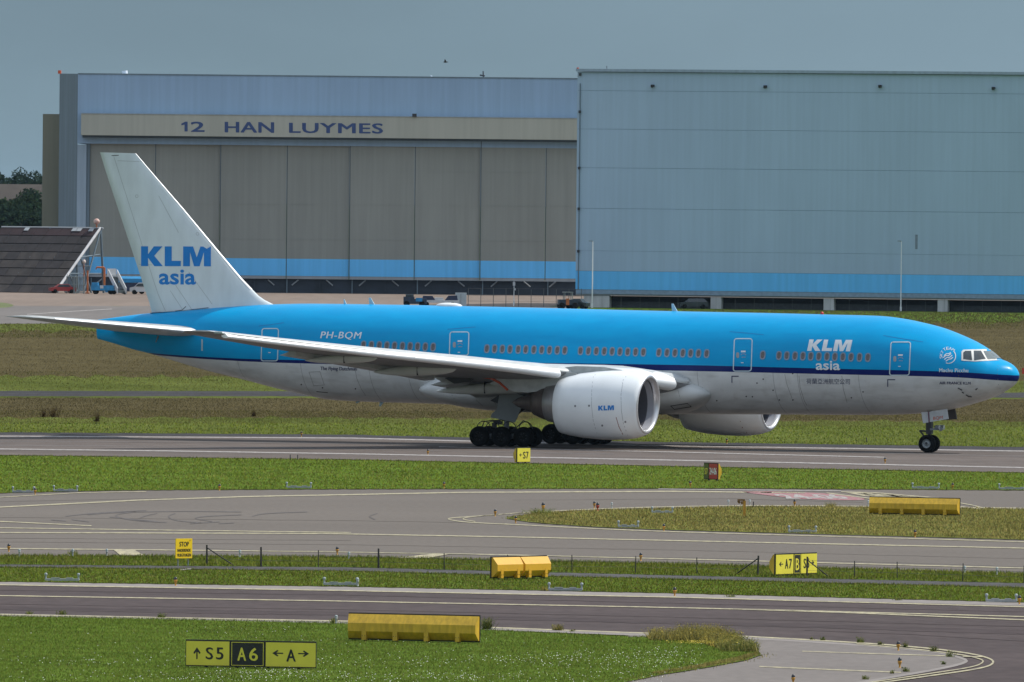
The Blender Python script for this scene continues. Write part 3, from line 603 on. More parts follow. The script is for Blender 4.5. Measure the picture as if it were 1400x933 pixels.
# passenger doors
for (x0, y0, x1, y1, sk), lb in (((1216.2, 468.0, 1243.0, 513.2, .045), None), ((1002.6, 463.4, 1027.0, 507.6, .035), None), ((614.5, 454.2, 640.3, 486, .03), None), ((357.2, 449.6, 379.6, 493.6, .03), None)):
    d = strokes('passenger_door', plane, BF, [rr(x0, y0, x1, y1, 3.2, 4, sk)], 1.35, P_line, .016, True)
    cx_, cy_ = (x0 + x1) / 2 + 1.5, y0 + (y1 - y0) * .40
    polydecal('door_handle', d, BF, [(cx_ - 3, cy_ - 1.3), (cx_ + 3.4, cy_ - 1.3), (cx_ + 3.2, cy_ + .9), (cx_ - 3.2, cy_ + .9)], P_white, .018, 2)
    strokes('door_marking', d, BF, [[(cx_ - 3, cy_ + 4.6), (cx_ - 1.5, cy_ + 3), (cx_ + 2, cy_ + 3), (cx_ + 3.5, cy_ + 4.6)], [(cx_ - 2, cy_ + 7.5), (cx_ + 3, cy_ + 7.5)]], .7, mat('door marking grey', (.30, .30, .38), .6), .018)
    polydecal('door_marking', d, BF, [(cx_ - 3, cy_ + 14.6), (cx_ + .4, cy_ + 14.6), (cx_ + .4, cy_ + 15.6), (cx_ - 3, cy_ + 15.6)], P_white, .018, 2)
    mbw = polydecal('door_window', d, BF, rr(cx_ - 9.6, cy_ + 1, cx_ - 5.6, cy_ + 8.6, 1.8, 3), mat('cabin window frame', (.30, .30, .32), .45, metal=.2), .018, 2)
strokes('door_corner_mark', plane, BF, [[(1223.5, 519.3), (1213.8, 519.3), (1213.8, 528.5)]], 1.3, P_navy, .014)
strokes('door_corner_mark', plane, BF, [[(1009.5, 514.6), (1000.8, 514.6), (1000.8, 523)]], 1.3, P_navy, .014)
# rain gutters above the doors
strokes('rain_gutter', plane, BF, [[(1208, 459), (1225, 462), (1262, 467.8)]], .6, mat('gutter blue', (.0, .13, .38), .5), .01)
strokes('rain_gutter', plane, BF, [[(998, 453.8), (1020, 455.5), (1044, 458)]], .6, MAT['gutter blue'], .01); strokes('rain_gutter', plane, BF, [[(612, 450.5), (630, 449), (650, 447.4)]], .6, MAT['gutter blue'], .01); strokes('rain_gutter', plane, BF, [[(354, 446), (370, 444.2), (388, 441.5)]], .6, MAT['gutter blue'], .01)
# cabin windows: one mesh, shared
mbw = MB()
def oval(w, h, y, n=14): return [(w * math.copysign(abs(math.cos(2 * PI * i / n)) ** .75, math.cos(2 * PI * i / n)), y, h * math.copysign(abs(math.sin(2 * PI * i / n)) ** .75, math.sin(2 * PI * i / n))) for i in range(n)]
o1, o1b, o2, o3 = oval(.185, .28, .0), oval(.185, .28, .022), oval(.12, .205, .022), oval(.12, .205, .008); n = 14
mbw.add(o1 + o1b, [(i, (i + 1) % n, n + (i + 1) % n, n + i) for i in range(n)], 0); mbw.add(o1b + o2, [(i, (i + 1) % n, n + (i + 1) % n, n + i) for i in range(n)], 0)
mbw.add(o2 + o3, [(i, (i + 1) % n, n + (i + 1) % n, n + i) for i in range(n)], 0); mbw.add(o3, [tuple(range(n))], 1)
wme = mbw.mesh('cabin_window', [mat('window surround grey', (.21, .26, .34), .5, metal=.1, var=.15), mat('cabin window pane', (.12, .105, .105), .25, var=.3, scale=(20, 20, 20))])
wx = [497, 507.8, 518.6, 529, 539.4, 550.3, 560.8, 571, 581.5, 592.2] + [665.7, 676.3, 686.9, 697.4, 708.6, 718.9, 730, 740.8, 751.4, 762, 772.3] + [793.8, 804.6, 815.4, 826.3, 837, 847.7, 858.3, 869.1, 879.7] + [900.9, 912, 922.9, 933.7, 944.3, 955, 966.2] + [1042.9] + [1065.1, 1075.8, 1087, 1097.8, 1108.6, 1119.6, 1130.7, 1141.5, 1152.5, 1163.6, 1175.2, 1186.6]
wv = tab([(497, 472), (592, 474.8), (665.7, 477), (794, 479.8), (966, 483.7), (1087, 486.9), (1187, 489)])
for u in wx:
    p = hit(BF, u, wv(u), 0.0); z0 = p.z; x = p.x; t_, b_ = tp(x), bt(x); c_ = (t_ + b_) / 2; al = math.asin(max(-1, min(1, (z0 - c_) / ((t_ - b_) / 2))))
    w = link('cabin_window', wme, plane); w.location = p; w.rotation_euler = (al, 0, 0)
# lettering
decal('airline_lettering', plane, BF, logo2d(.2), (1103.5, 464.4, 1165.5, 480.0), P_white, slope=.012)
decal('airline_lettering', plane, BF, text2d('asia', .018, 0, 6), (1115.4, 493.4, 1148.6, 506.0), P_white, slope=.012)
decal('registration_lettering', plane, BF, text2d('PH-BQM', .0, .22, 6, 1.12), (438, 453.6, 494.8, 464.6), P_white, slope=.01, bold=.25)
decal('ship_name_lettering', plane, BF, text2d('The Flying Dutchman', .0, .12, 4), (438.5, 501.4, 487.8, 507.6), P_navy, slope=.015, bold=.15)
decal('airline_lettering', plane, BF, text2d('荷蘭亞洲航空公司', .0, 0, 4), (1102.5, 517.4, 1162.0, 525.2), P_navy, slope=.01)
decal('ship_name_lettering', plane, BF, text2d('Machu Picchu', .0, 0, 4, 1.12), (1284.3, 503.8, 1323.6, 509.0), P_white, slope=.01, bold=.2)
decal('alliance_lettering', plane, BF, text2d('AIR FRANCE KLM', .0, .1, 4), (1284.3, 521.9, 1327, 525.6), P_navy, slope=.01, bold=.15)
em = strokes('alliance_emblem', plane, BF, [[(1296.9 + 9.6 * math.cos(R(a)), 487.2 + 9.9 * math.sin(R(a))) for a in range(-35, 118, 9)], [(1290, 489), (1293, 486.5), (1297, 486.5), (1300, 484)], [(1291.5, 491.6), (1295, 489), (1298.5, 489), (1301.5, 486.4)], [(1293.5, 494), (1297, 491.4), (1300, 491.2), (1302.5, 489.2)], [(1291, 486.4), (1294, 484), (1297.5, 484), (1299.5, 482.4)]], 1.1, P_white, .014)
for ch_, a in zip('SKYTEAM', (172, 192, 212, 238, 262, 284, 308)):
    vs, fs = text2d(ch_, .0, 0, 1); cx_, cy_ = 1296.9 + 10.4 * math.cos(R(a)), 487.2 + 10.6 * math.sin(R(a)); ca, sa = math.cos(R(a + 90)), math.sin(R(a + 90)); q = MB(); pts = []
    for x, y in vs:
        dx, dy = (x - .5) * 3.6, -(y - .5) * 3.8; pts.append(hit(BF, cx_ + dx * ca - dy * sa, cy_ + dx * sa + dy * ca, .014))
    q.add(pts, fs); q.build('alliance_lettering', P_white, em, fix=False)
# probes, hatches, scuffs
for q in ([(1310, 530.4), (1315, 533)], [(1315.5, 535.8), (1317.5, 537)], [(1321, 539.6), (1324, 541.6), (1328, 542)], [(1334, 532.4), (1336, 531)]): strokes('pitot_probe', plane, BF, [q], 1.3, P_dark, .05)
for u, v in ((1310.6, 514), (1057, 533.8), (1083.8, 511), (1043.5, 518.6), (1020.3, 542.3), (1028.7, 542.6), (1065.5, 547), (412, 526), (441, 530.4), (486, 531.8), (476, 551), (1084, 547), (1164, 544), (980, 548), (1035, 524), (1180, 536)):
    polydecal('vent', plane, BF, [(u + 1.1 * math.cos(i * PI / 4), v + 1.0 * math.sin(i * PI / 4)) for i in range(8)], P_dark, .006, 1)
strokes('service_hatch', plane, BF, [[(422.5, 509), (437.5, 508.4), (443.5, 526.5), (429, 527.5)]], .5, mat('hatch joint', (.22, .22, .22), .6), .008, True)
strokes('service_hatch', plane, BF, [[(433, 535.5), (448, 537)]], .9, P_dark, .01)
strokes('service_hatch', plane, BF, [[(1092.5, 514.5), (1094, 530), (1100, 549), (1103, 554)]], .6, MAT['hatch joint'], .008); strokes('service_hatch', plane, BF, [[(1151, 514), (1153, 532), (1158, 550), (1161, 558)]], .6, MAT['hatch joint'], .008)
strokes('service_hatch', plane, BF, [[(485, 503), (488, 518), (494, 532), (500, 541)]], .5, MAT['hatch joint'], .008); strokes('service_hatch', plane, BF, [[(1073, 512), (1076, 526), (1083, 545)]], .5, MAT['hatch joint'], .008)
# aerials on the crown, satellite dome, beacon, belly aerials
def blade_aerial(x, z, h, c, s=1):
    q = MB(); q.loft([[(x, -.04, z), (x + c, -.01, z), (x, .04, z)], [(x + c * .75, -.015, z + s * h), (x + c * 1.1, -.005, z + s * h), (x + c * .75, .015, z + s * h)]], smooth=False); return q.build('aerial', mat('aerial pale blue', (.42, .58, .66), .4), plane)
for u, vt, vb, c in ((512.5, 407.2, 416.4, .38), (474, 409.6, 416.2, .2), (926.5, 415.5, 425.6, .38)):
    x, zt = inv(u, vt); zb = tp(x); blade_aerial(x, zb - .03, zt - zb + .03, c)
x, z = inv(614, 417); q = MB(); q.lathe([(0.02, .17), (.25, .165), (.5, .14), (.75, .08), (.86, 0), (.88, -.12)], 28, 'z', (0, 0, 0)); o = q.build('satellite_dome', mat('dome white', (.72, .74, .75), .4), plane); o.location = (x, 0, tp(x) + .02); o.scale = (1.0, .55, 1.0)
x, z = inv(1124, 429); q = MB(); q.lathe([(0.01, .16), (.07, .14), (.1, .06), (.1, -.05)], 12, 'z', (x, 0, tp(x))); q.build('beacon_light', mat('red beacon lens', (.6, .02, .02), .2), plane)
x, z = inv(432, 550); blade_aerial(inv(525, 553)[0], bt(43) + .02, .28, .3, -1); blade_aerial(inv(494, 552)[0], bt(44.5) + .02, .14, .35, -1)
# ------------------------------------------------------------------ wings
def naca(t, x, camber=.015):
    yt = 5 * t * (.2969 * math.sqrt(x) - .126 * x - .3516 * x * x + .2843 * x ** 3 - .1015 * x ** 4); yc = camber * 4 * x * (1 - x); return yc + yt, yc - yt
CX = [0, .005, .02, .05, .1, .18, .28, .4, .55, .7, .85, 1.0]
def foil(y, xl, c, zl, t, tw=0.0, lo=0.0, hi=1.0, sgn=1):
    """closed loop of points; zl is the height of the leading edge"""
    xs = [lo + (hi - lo) * k for k in CX]; up_ = []; dn = []
    for k in xs:
        a, b_ = naca(t, k); dz = -k * c * math.tan(tw); up_.append((xl + k * c, sgn * y, zl + a * c + dz)); dn.append((xl + k * c, sgn * y, zl + b_ * c + dz))
    return up_ + dn[::-1][:-1] if lo == 0 else up_ + dn[::-1]
LEx = lambda y: 20.75 + (y - 3.1) * .695
zLE = pch([(0, 3.7), (3.3, 4.0), (5, 4.32), (8, 4.5), (10.8, 4.72), (13, 5.0), (16.5, 5.39), (21.3, 5.9), (26.1, 6.46), (30.2, 6.97)])
TEx = tab([(0, 34.2), (3.1, 34.2), (9.6, 34.9), (30.2, 42.3)])
thk = tab([(0, .135), (3.1, .13), (9.6, .11), (30.2, .095)])
tw = lambda y: R(float(np.interp(y, [0, 10, 30], [3.2, 2.0, .2])))
wst = [2.0, 3.4, 5, 7, 9.6, 12, 15, 18, 21, 24, 27, 29.3, 30.0, 30.4]
def wing(sgn):
    mb = MB(); rings = []
    for y in wst:
        xl = LEx(y) + (.5 if y > 30.3 else .12 if y > 29.9 else 0); c = TEx(min(y, 30.2)) - xl; c *= (1.0 if y < 30.3 else .8); rings.append(foil(y, xl, c, zLE(min(y, 30.2)) + (.1 if y > 30.3 else 0), thk(y) * (.5 if y > 30.3 else 1), tw(y), sgn=sgn))
    n_ = len(rings[0]); mb.loft(rings)
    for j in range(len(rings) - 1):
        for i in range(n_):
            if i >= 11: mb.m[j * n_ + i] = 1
    return mb.build('wing', [P_wing, mat('wing lower skin shaded', (.20, .205, .21), .55, var=.12, scale=(.7, .5, 2), two=.12, s2=(2.5, .6, 3))], plane)  # lower skin coloured darker than its own grey to deepen the underside shade
def slat(y0, y1, parent, sgn=1, drop=.16, fwd_=.28, name='slat', k=5):
    mb = MB(); rings = []
    for y in np.linspace(y0, y1, k):
        c = TEx(y) - LEx(y); t = thk(y); ch = .10 * c + .12; th = t * .62
        xl = LEx(y) - fwd_ * (ch * .5 + .1); z = zLE(y) - drop; top = []; bot = []
        for q_ in (0, .03, .1, .22, .4, .65, 1.0):
            h = math.sqrt(q_) * (1.35 - .35 * q_) * c * t * .36 + .05 * math.sqrt(q_); top.append((xl + q_ * ch, sgn * y, z + h + q_ * drop * .9)); bot.append((xl + q_ * ch, sgn * y, z - (h * .85 + .04 * (q_ > 0)) * (1 - q_ ** 2 * .9)))
        rings.append(top + bot[::-1][:-1])
    mb.loft(rings); return mb.build(name, [P_slat], parent)
def canoe(y, x0, x1, h, w, dz, parent, sgn=1, xb=None):
    """flap track fairing: a drooping pod under the trailing edge, split at the flap hinge"""
    mb = MB(); rings = []; L = x1 - x0
    zc = zLE(y) - .5 * (TEx(y) - LEx(y)) * thk(y) - .05
    for s_ in (0, .04, .12, .25, .4, .55, .7, .82, .92, .98, 1):
        r = max(.02, (math.sin(PI * min(1, s_ ** .75)) ** .62)); z = zc + dz - .42 * max(0, s_ - .35) * L * .16
        rings.append([(x0 + s_ * L, sgn * y + w * r * math.cos(a), z + (h * r * math.sin(a)) * (1 if math.sin(a) < 0 else .8)) for a in np.linspace(0, 2 * PI, 13)[:-1]])
    mb.loft(rings); return mb.build('flap_track_fairing', [mat('fairing pale grey', (.56, .58, .56), .5, var=.06, scale=(1, 1, 1))], parent)
for sgn in (1, -1):
    wg = wing(sgn)
    for a, b_ in ((10.75, 14.9), (14.915, 19.2), (19.215, 23.4), (23.415, 26.8), (26.815, 29.9)): slat(a, b_, wg, sgn)
    slat(4.05, 8.5, wg, sgn, drop=.2, fwd_=.35)
    for y, x0, x1, h, w, dz in ((20.3, 33.8, 38.6, .34, .26, .06), (14.9, 31.0, 36.5, .40, .30, .06), (7.6, 28.4, 35.6, .42, .36, -.12)):
        cn = canoe(y, x0, x1, h, w, dz, wg, sgn)
        q = MB(); xx = x0 + (.44, .45, .53)[(y < 18) + (y < 10)] * (x1 - x0); zc = zLE(y) - .5 * (TEx(y) - LEx(y)) * thk(y) - .05 + dz; q.box((xx, sgn * y, zc - .02), (.035, w * 1.98, h * 1.9)); q.build('hinge_gap', P_dark, wg)
    # flaps, slightly lowered
    for a, b_, dr in ((3.4, 8.9, .42), (10.6, 21.8, .26)):
        mb = MB(); rings = []
        for y in np.linspace(a, b_, 6):
            xt = TEx(y); c = 1.9 if y < 9.5 else 1.5 - .02 * y; z = zLE(y) - (xt - LEx(y)) * math.tan(tw(y)) - .02; rings.append([(xt - c * .75, sgn * y, z + .04), (xt - c * .3, sgn * y, z + .02 - dr * .2), (xt + c * .3, sgn * y, z - dr), (xt - c * .2, sgn * y, z - .24 - dr * .4), (xt - c * .7, sgn * y, z - .28)])
        mb.loft(rings, smooth=False); mb.build('flap', P_under, wg)
    mb = MB(); mb.lathe([(.01, -.2), (.07, -.15), (.09, 0), (.07, .3), (.01, .34)], 10, 'x', (LEx(30) + .2, sgn * 30.3, zLE(30.2) + .02)); mb.build('navigation_light', mat('lamp lens clear', (.3, .35, .33), .1), wg)
    if sgn == 1: wing_s = wg
# red flap seal seen beneath the near wing
px = [(633, 505.5), (645, 511), (656, 515), (672, 517.5), (683, 523.5), (694, 533.5)]
pts = []
for u, v in px:
    # seal hangs at the inboard flap end, about 10 m out from the centreline
    x, z = inv(u, v, 10.3); pts.append((x, 10.3, z))
q = MB(); q.path(pts, .075, 6); q.build('flap_seal', P_orange, wing_s)
# inboard underside box: aileron/flap mechanism and gear door fairing below the near wing
def slab(name, px_, y, th, material, parent):
    q = MB(); pl = [inv(u, v, y) for u, v in px_]; n = len(pl); vs = [(x, y - th / 2, z) for x, z in pl] + [(x, y + th / 2, z) for x, z in pl]
    q.add(vs, [tuple(range(n)), tuple(range(2 * n - 1, n - 1, -1))] + [((i + 1) % n, i, n + i, n + (i + 1) % n) for i in range(n)]); return q.build(name, material, parent)
slab('flap_bracket', [(582, 509), (612, 505), (640, 508), (660, 513), (628, 521), (607, 523), (596, 516)], 9.2, .5, P_under, wing_s)
slab('flap_mechanism', [(609, 517), (622, 515), (650, 516), (642, 522), (622, 525)], 9.6, .3, P_black, wing_s)
slab('wing_panel', [(640, 505), (700, 504), (764, 507), (790, 511), (778, 522), (756, 530), (740, 535), (722, 537), (704, 535.5), (690, 529), (676, 518), (655, 513)], 10.1, .35, P_under, wing_s)
# ------------------------------------------------------------------ wing to body fairing
mb = MB(); rings = []; xa, xb = 19.5, 38.95
for s_ in (0, .004, .015, .035, .065, .11, .17, .25, .35, .5, .62, .72, .80, .87, .92, .955, .98, .993, 1):
    x = xa + (xb - xa) * s_; e0 = math.sqrt(max(0, 1 - max(0, (.22 - s_) / .22) ** 2)); e1 = math.sqrt(max(0, 1 - max(0, (s_ - .55) / .45) ** 3.4)); e_ = max(.01, e0 * e1)
    zc = 3.35; rings.append([(x, (2.55 + .95 * min(1, 1.7 * e_)) * math.copysign(abs(math.cos(a)) ** .75, math.cos(a)) * (1 if e_ > .02 else .98), zc + (.02 + (1.32 if math.sin(a) < 0 else 1.35) * e_) * math.copysign(abs(math.sin(a)) ** .85, math.sin(a))) for a in np.linspace(0, 2 * PI, 41)[:-1]])
mb.loft(rings); fair = mb.build('wing_body_fairing', [mat('fairing grey paint', (.50, .515, .515), .42, var=.08, scale=(.6, .6, 1.2), two=.10, s2=(.4, 1, 1.6))], plane)
BB = bvh_of(fus, fair)
strokes('ram_air_inlet', fair, BB, [[(917, 555), (940, 551.5), (945, 556), (922, 559.6)]], .9, P_dark, .02, True)
strokes('panel_joint', fair, BB, [[(905, 531), (926, 530), (930, 545)]], .5, MAT['hatch joint'], .01); strokes('panel_joint', fair, BB, [[(618, 540), (624, 551)], [(672, 545), (678, 553)]], .7, MAT['hatch joint'], .01)
strokes('panel_joint', fair, BB, [[(645, 536), (652, 548), (660, 555)]], .6, MAT['hatch joint'], .01)
# root strake where the leading edge meets the body
q = MB(); q.loft([[(x, s_ * 0 + y + dy, z + dz) for dy, dz in ((0, .28 * r), (.25 * r, .1 * r), (.3 * r, -.12 * r), (0, -.3 * r), (-.3, -.1 * r), (-.3, .1 * r))] for x, y, z, r, s_ in ((20.7, 3.1, 4.15, .35, 0), (21.1, 3.3, 4.16, 1.0, 0), (21.6, 3.7, 4.2, 1.5, 0), (23.0, 4.1, 4.3, 1.7, 0))]); q.build('root_strake', P_wing, fair)
# ------------------------------------------------------------------ engines
def engine(sgn):
    yc = 9.75 * sgn; zc = 2.78; lipx = 20.55; q = MB()
    cowl = [(1.60, 0.06), (1.70, .0), (1.80, .05), (1.88, .25), (1.96, .7), (2.04, 1.5), (2.06, 2.3), (2.02, 3.2), (1.92, 4.3), (1.78, 5.1), (1.66, 5.62), (1.60, 5.66), (1.58, 5.4), (1.5, 4.5)]
    prof = []
    n_ = 48; rings = []
    for r, h in cowl[1:]:
        ring = []
        for i in range(n_):
            a = 2 * PI * i / n_; rr_ = r * (1.0 + (.02 * math.cos(a) if math.cos(a) > 0 else 0.035 * -math.cos(a) * (1 if h > .5 else .3))); xx = lipx + h - (.10 * math.cos(a) * max(0, 1 - h / 1.5)); ring.append((xx + 0.0, yc + rr_ * math.sin(a), zc + rr_ * math.cos(a) - .02 * h))
        rings.append(ring)
    q.loft(rings, cap=False); cw = q.build('engine_cowling', P_white2, plane)
    q = MB(); rings = []
    for r, h in ((1.80, .055), (1.77, .012), (1.70, -.03), (1.62, -.01), (1.56, .06), (1.52, .18), (1.50, .3)):
        rings.append([(lipx + h - .10 * math.cos(2 * PI * i / n_), yc + r * math.sin(2 * PI * i / n_), zc + r * math.cos(2 * PI * i / n_)) for i in range(n_)])
    q.loft(rings, cap=False); q.build('inlet_lip', P_lip, cw)
    q = MB(); rings = []
    for r, h in ((1.50, .3), (1.5, .7), (1.54, 1.3), (1.56, 1.9)):
        rings.append([(lipx + h, yc + r * math.sin(2 * PI * i / n_), zc + r * math.cos(2 * PI * i / n_)) for i in range(n_)])
    q.loft(rings[:2], cap=False); dk = q.build('inlet_duct', P_in, cw); q = MB(); q.loft(rings[1:], cap=False); q.build('acoustic_liner', mat('acoustic liner shaded', (.10, .10, .12), .5), cw)  # duct rear coloured darker than its grey liner, standing in for unlit depth
    q = MB(); q.lathe([(1.56, 1.75), (.3, 1.85), (.01, 1.85)], 40, 'x', (lipx, yc, zc), 0, False); q.build('fan_disc', P_black, cw)
    q = MB()
    for i in range(22):
        a = 2 * PI * i / 22; vs = []
        for r, w_, tw_ in ((.38, .10, .9), (.8, .16, .7), (1.2, .2, .5), (1.53, .2, .35)):
            for s_ in (-1, 1): aa = a + s_ * w_ * math.sin(tw_) / r + .12 * (r - .4); vs.append((lipx + 1.55 + s_ * w_ * math.cos(tw_) * .8, yc + r * math.sin(aa), zc + r * math.cos(aa)))
        q.add(vs, [(2 * j, 2 * j + 1, 2 * j + 3, 2 * j + 2) for j in range(3)], 0, True)
    o = q.build('fan_blades', mat('fan blade composite', (.07, .07, .08), .35, metal=.3), cw, fix=False); o['kind'] = 'stuff'
    q = MB(); q.lathe([(.01, 1.0), (.12, 1.08), (.25, 1.28), (.36, 1.5), (.4, 1.7)], 24, 'x', (lipx, yc, zc)); q.build('spinner', P_black, cw)
    q = MB(); q.lathe([(1.30, 5.3), (1.27, 5.7), (1.2, 6.15), (1.13, 6.55), (1.0, 6.6)], 36, 'x', (lipx, yc, zc)); q.build('core_cowling', P_metal, cw)
    q = MB(); q.lathe([(1.06, 6.5), (1.02, 6.8), (.86, 7.2), (.74, 7.5), (.66, 7.52)], 32, 'x', (lipx, yc, zc)); q.lathe([(.62, 7.3), (.5, 7.9), (.28, 8.6), (.02, 9.0)], 24, 'x', (lipx, yc, zc)); q.build('exhaust_nozzle', P_hot, cw)
    # pylon
    q = MB(); pr = [(22.1, 4.80), (23.4, 5.02), (25.2, 5.05), (29.5, 4.6), (31.0, 3.9), (29.4, 3.45), (27.2, 3.55), (26.1, 3.9), (23, 4.4)]
    q.prism(pr, yc - .24, yc + .24); q.build('pylon', P_under, plane)
    if sgn == 1:
        q = MB(); 
        be = bvh_of(cw); decal('airline_lettering', cw, be, logo2d(0, 4), (818, 555.0, 839.4, 561.6), P_blue, .012, slope=-.03)
        strokes('cowl_joint', cw, be, [[(817, 508), (811, 516), (809, 535), (808.8, 555), (811, 575), (816, 592)]], .5, mat('cowl joint grey', (.36, .38, .4), .5), .006)
        strokes('cowl_joint', cw, be, [[(860, 510), (852, 520), (849, 540), (849.4, 560), (852, 578), (858, 595)]], .6, MAT['cowl joint grey'], .006)
        strokes('cowl_stripe', cw, be, [[(842.5, 571), (846, 583), (851.5, 594)]], .9, mat('faded red stripe', (.28, .12, .10), .6), .01)
        for u, v in ((786.4, 555.4), (805.4, 555), (823.4, 582), (855, 577)): polydecal('vent', cw, be, [(u + 1.4 * math.cos(i * PI / 4), v + 1.5 * math.sin(i * PI / 4)) for i in range(8)], mat('latch grey', (.2, .2, .22), .5), .01, 1)
        for k in range(24):
            pass
    else:
        be = bvh_of(cw); strokes('cowl_stripe', cw, be, [[(1012, 576), (1015, 585), (1021, 592)]], .8, MAT['faded red stripe'], .01)
    return cw
engine(1); engine(-1)
# ------------------------------------------------------------------ fin and tailplanes
mb = MB(); rings = []
tipLE, tipTE = inv(185.5, 209), inv(136.8, 208.5); rLE, rTE = inv(352, 404), inv(208.5, 430)
lepx = [(185.5, 210), (205, 233), (250, 285), (300, 345), (330, 380.5), (345, 396), (354, 405), (362, 410.5), (370, 414.5), (378, 418.5)]
tepx = [(136.8, 208.5), (144.5, 234), (160, 281), (180, 341), (193, 380), (198, 396), (201.5, 406), (204, 413), (206.5, 423), (208.5, 434)]
for (a, b_), (c, d) in list(zip(lepx, tepx)):
    xl, zl = inv(a, b_); xt, zt = inv(c, d); L = xt - xl; t = .095; up_ = []; dn = []
    for k in CX:
        q_, w_ = naca(t, k, 0); x = xl + k * L; z = zl + (zt - zl) * k; up_.append((x, q_ * L, z)); dn.append((x, -q_ * L, z))
    rings.append(up_ + dn[::-1][:-1])
mb.loft(rings); fin = mb.build('tail_fin', [mat('fin pale grey paint', (.63, .69, .72), .4, var=.04, scale=(.5, 1, .5), two=.04, s2=(2, 2, .5), coat=.2)], plane)
q = MB(); le = [inv(a + .0, b_) for a, b_ in lepx]
rg = []
for (x, z), (x2, z2) in zip(le[:-4], [inv(c, d) for c, d in tepx][:-4]):
    L = x2 - x; k = .022; up_, dn_ = [], []
    for kk in (0, .003, .010, k): a_, b__ = naca(.099, kk, 0); up_.append((x + kk * L - .02, a_ * L, z)); dn_.append((x + kk * L - .02, -a_ * L, z))
    rg.append(up_ + dn_[::-1][:-1])
q.loft(rg); q.build('fin_leading_edge', P_slat, fin)
BN = bvh_of(fin); BFN = bvh_of(fin, fus)
decal('airline_lettering', fin, BN, logo2d(0, 4), (193, 337.0, 288.4, 364.0), P_blue, .012, slope=.004)
decal('airline_lettering', fin, BN, text2d('asia', .022, 0, 4), (217.4, 368.6, 267.8, 389.4), P_blue, .012, slope=.004)
FJ = mat('fin joint grey', (.36, .39, .40), .5)
for L_ in ([(154, 209), (189.5, 320), (201, 356), (216, 402), (226, 425)], [(189.5, 361.5), (208, 362.5)], [(161, 220), (198, 221.5)], [(217, 268), (244, 318)], [(233, 398), (250, 424)], [(258, 372), (290, 416)], [(240, 390), (262, 423)]): strokes('rudder_joint', fin, BN, [L_], .55, FJ, .006)
strokes('rudder_joint', fin, BN, [[(153, 213), (162, 212.6)], [(240, 425.5), (249, 424.2), (254, 419.5)]], .9, P_dark, .006)
for u, v in ((187, 268.5), (270, 320)): strokes('rudder_joint', fin, BN, [[(u + 2 * math.cos(i * PI / 4), v + 2 * math.sin(i * PI / 4)) for i in range(8)]], .5, FJ, .006, True)
strokes('fin_root_seal', plane, BFN, [[(206, 428.8), (222, 427.4), (252, 424.8), (285, 421)]], .9, mat('root seal dark blue', (.02, .06, .14), .6), .03)
def tailplane(sgn):
    mb = MB(); rings = []
    for y in (.6, 1.5, 3, 5, 7, 9, 10.3, 10.65, 10.78):
        xl = 54.1 + (y - 1.5) * .755 + (.28 if y > 10.7 else 0); xt = float(np.interp(y, [0, 1.5, 10.3, 10.8], [60.7, 60.9, 63.15, 63.45])); c = xt - xl; zl = 6.62 + (y - 1.5) * .098
        rings.append(foil(y, xl, c, zl, .10 if y < 10.5 else .07 if y < 10.7 else .03, R(-1.0), sgn=sgn))
    mb.loft(rings); tpn = mb.build('tailplane', [P_under], plane)
    q = MB(); rg = []
    for y in (1.9, 4, 7, 9.8):
        xl = 54.1 + (y - 1.5) * .755 - .03; c = float(np.interp(y, [0, 1.5, 10.3], [60.7, 60.9, 63.15])) - xl; zl = 6.62 + (y - 1.5) * .098; up_, dn_ = [], []
        for kk in (0, .004, .014, .035, .06): a_, b__ = naca(.112, kk); up_.append((xl + kk * c, sgn * y, zl + a_ * c)); dn_.append((xl + kk * c, sgn * y, zl + b__ * c * .35))
        rg.append(up_ + dn_[::-1][:-1])
    q.loft(rg); q.build('leading_edge', P_slat, tpn); return tpn
tailplane(1); tailplane(-1)
strokes('tailplane_scale_marking', plane, BF, [[(276.5, 465), (276.5, 479)]], 2.0, mat('scale mark pale', (.45, .55, .58), .5), .02)
q = MB(); x, z = inv(216, 466, 1.4); q.tube((x, 1.35, z + .3), (x + .1, 1.5, z - .1), .06, .03); q.build('drain_mast', mat('drain mast', (.2, .22, .24), .5), plane)
q = MB(); q.tube((XE - .25, 0, 6.3), (XE + .01, 0, 6.3), .15, .13, 16); q.build('tail_exhaust', P_hot, plane)
# ------------------------------------------------------------------ landing gear
def wheel_mesh(r, w, name, rim):
    q = MB(); k = r / .64
    prof = [(.30 * k, -w * .30), (.33 * k, -w * .42), (.46 * k, -w * .5), (.57 * k, -w * .47), (.625 * k, -w * .34), (.64 * k, -w * .12), (.64 * k, w * .12), (.625 * k, w * .34), (.57 * k, w * .47), (.46 * k, w * .5), (.33 * k, w * .42), (.30 * k, w * .30)]
    q.lathe(prof, 28, 'y', (0, 0, 0), 0); return q.mesh(name, [P_tyre])
def rim_mesh(r, w, name, material, dark):
    q = MB(); k = r / .64
    for s_ in (1, -1): q.lathe([(.33 * k, s_ * w * .42), (.30 * k, s_ * w * .30), (.27 * k, s_ * w * .22), (.17 * k, s_ * w * .18), (.15 * k, s_ * w * .30), (.10 * k, s_ * w * .34), (.01, s_ * w * .35)], 20, 'y', (0, 0, 0), 0)
    for i in range(7):
        a = 2 * PI * i / 7; q.box((.225 * k * math.cos(a), w * .215, .225 * k * math.sin(a)), (.05 * k, .03, .05 * k), 1)
    return q.mesh(name, [material, dark])
WM = wheel_mesh(.62, .50, 'tyre', None); RMM = rim_mesh(.62, .50, 'rim', P_rimd, P_black); WN = wheel_mesh(.54, .38, 'tyre', None); RN = rim_mesh(.54, .38, 'rim', P_rim, P_strut)
def wheel(me, rme, p, parent):
    w = link('wheel', me, parent); w.location = p; r = link('rim', rme, w); return w
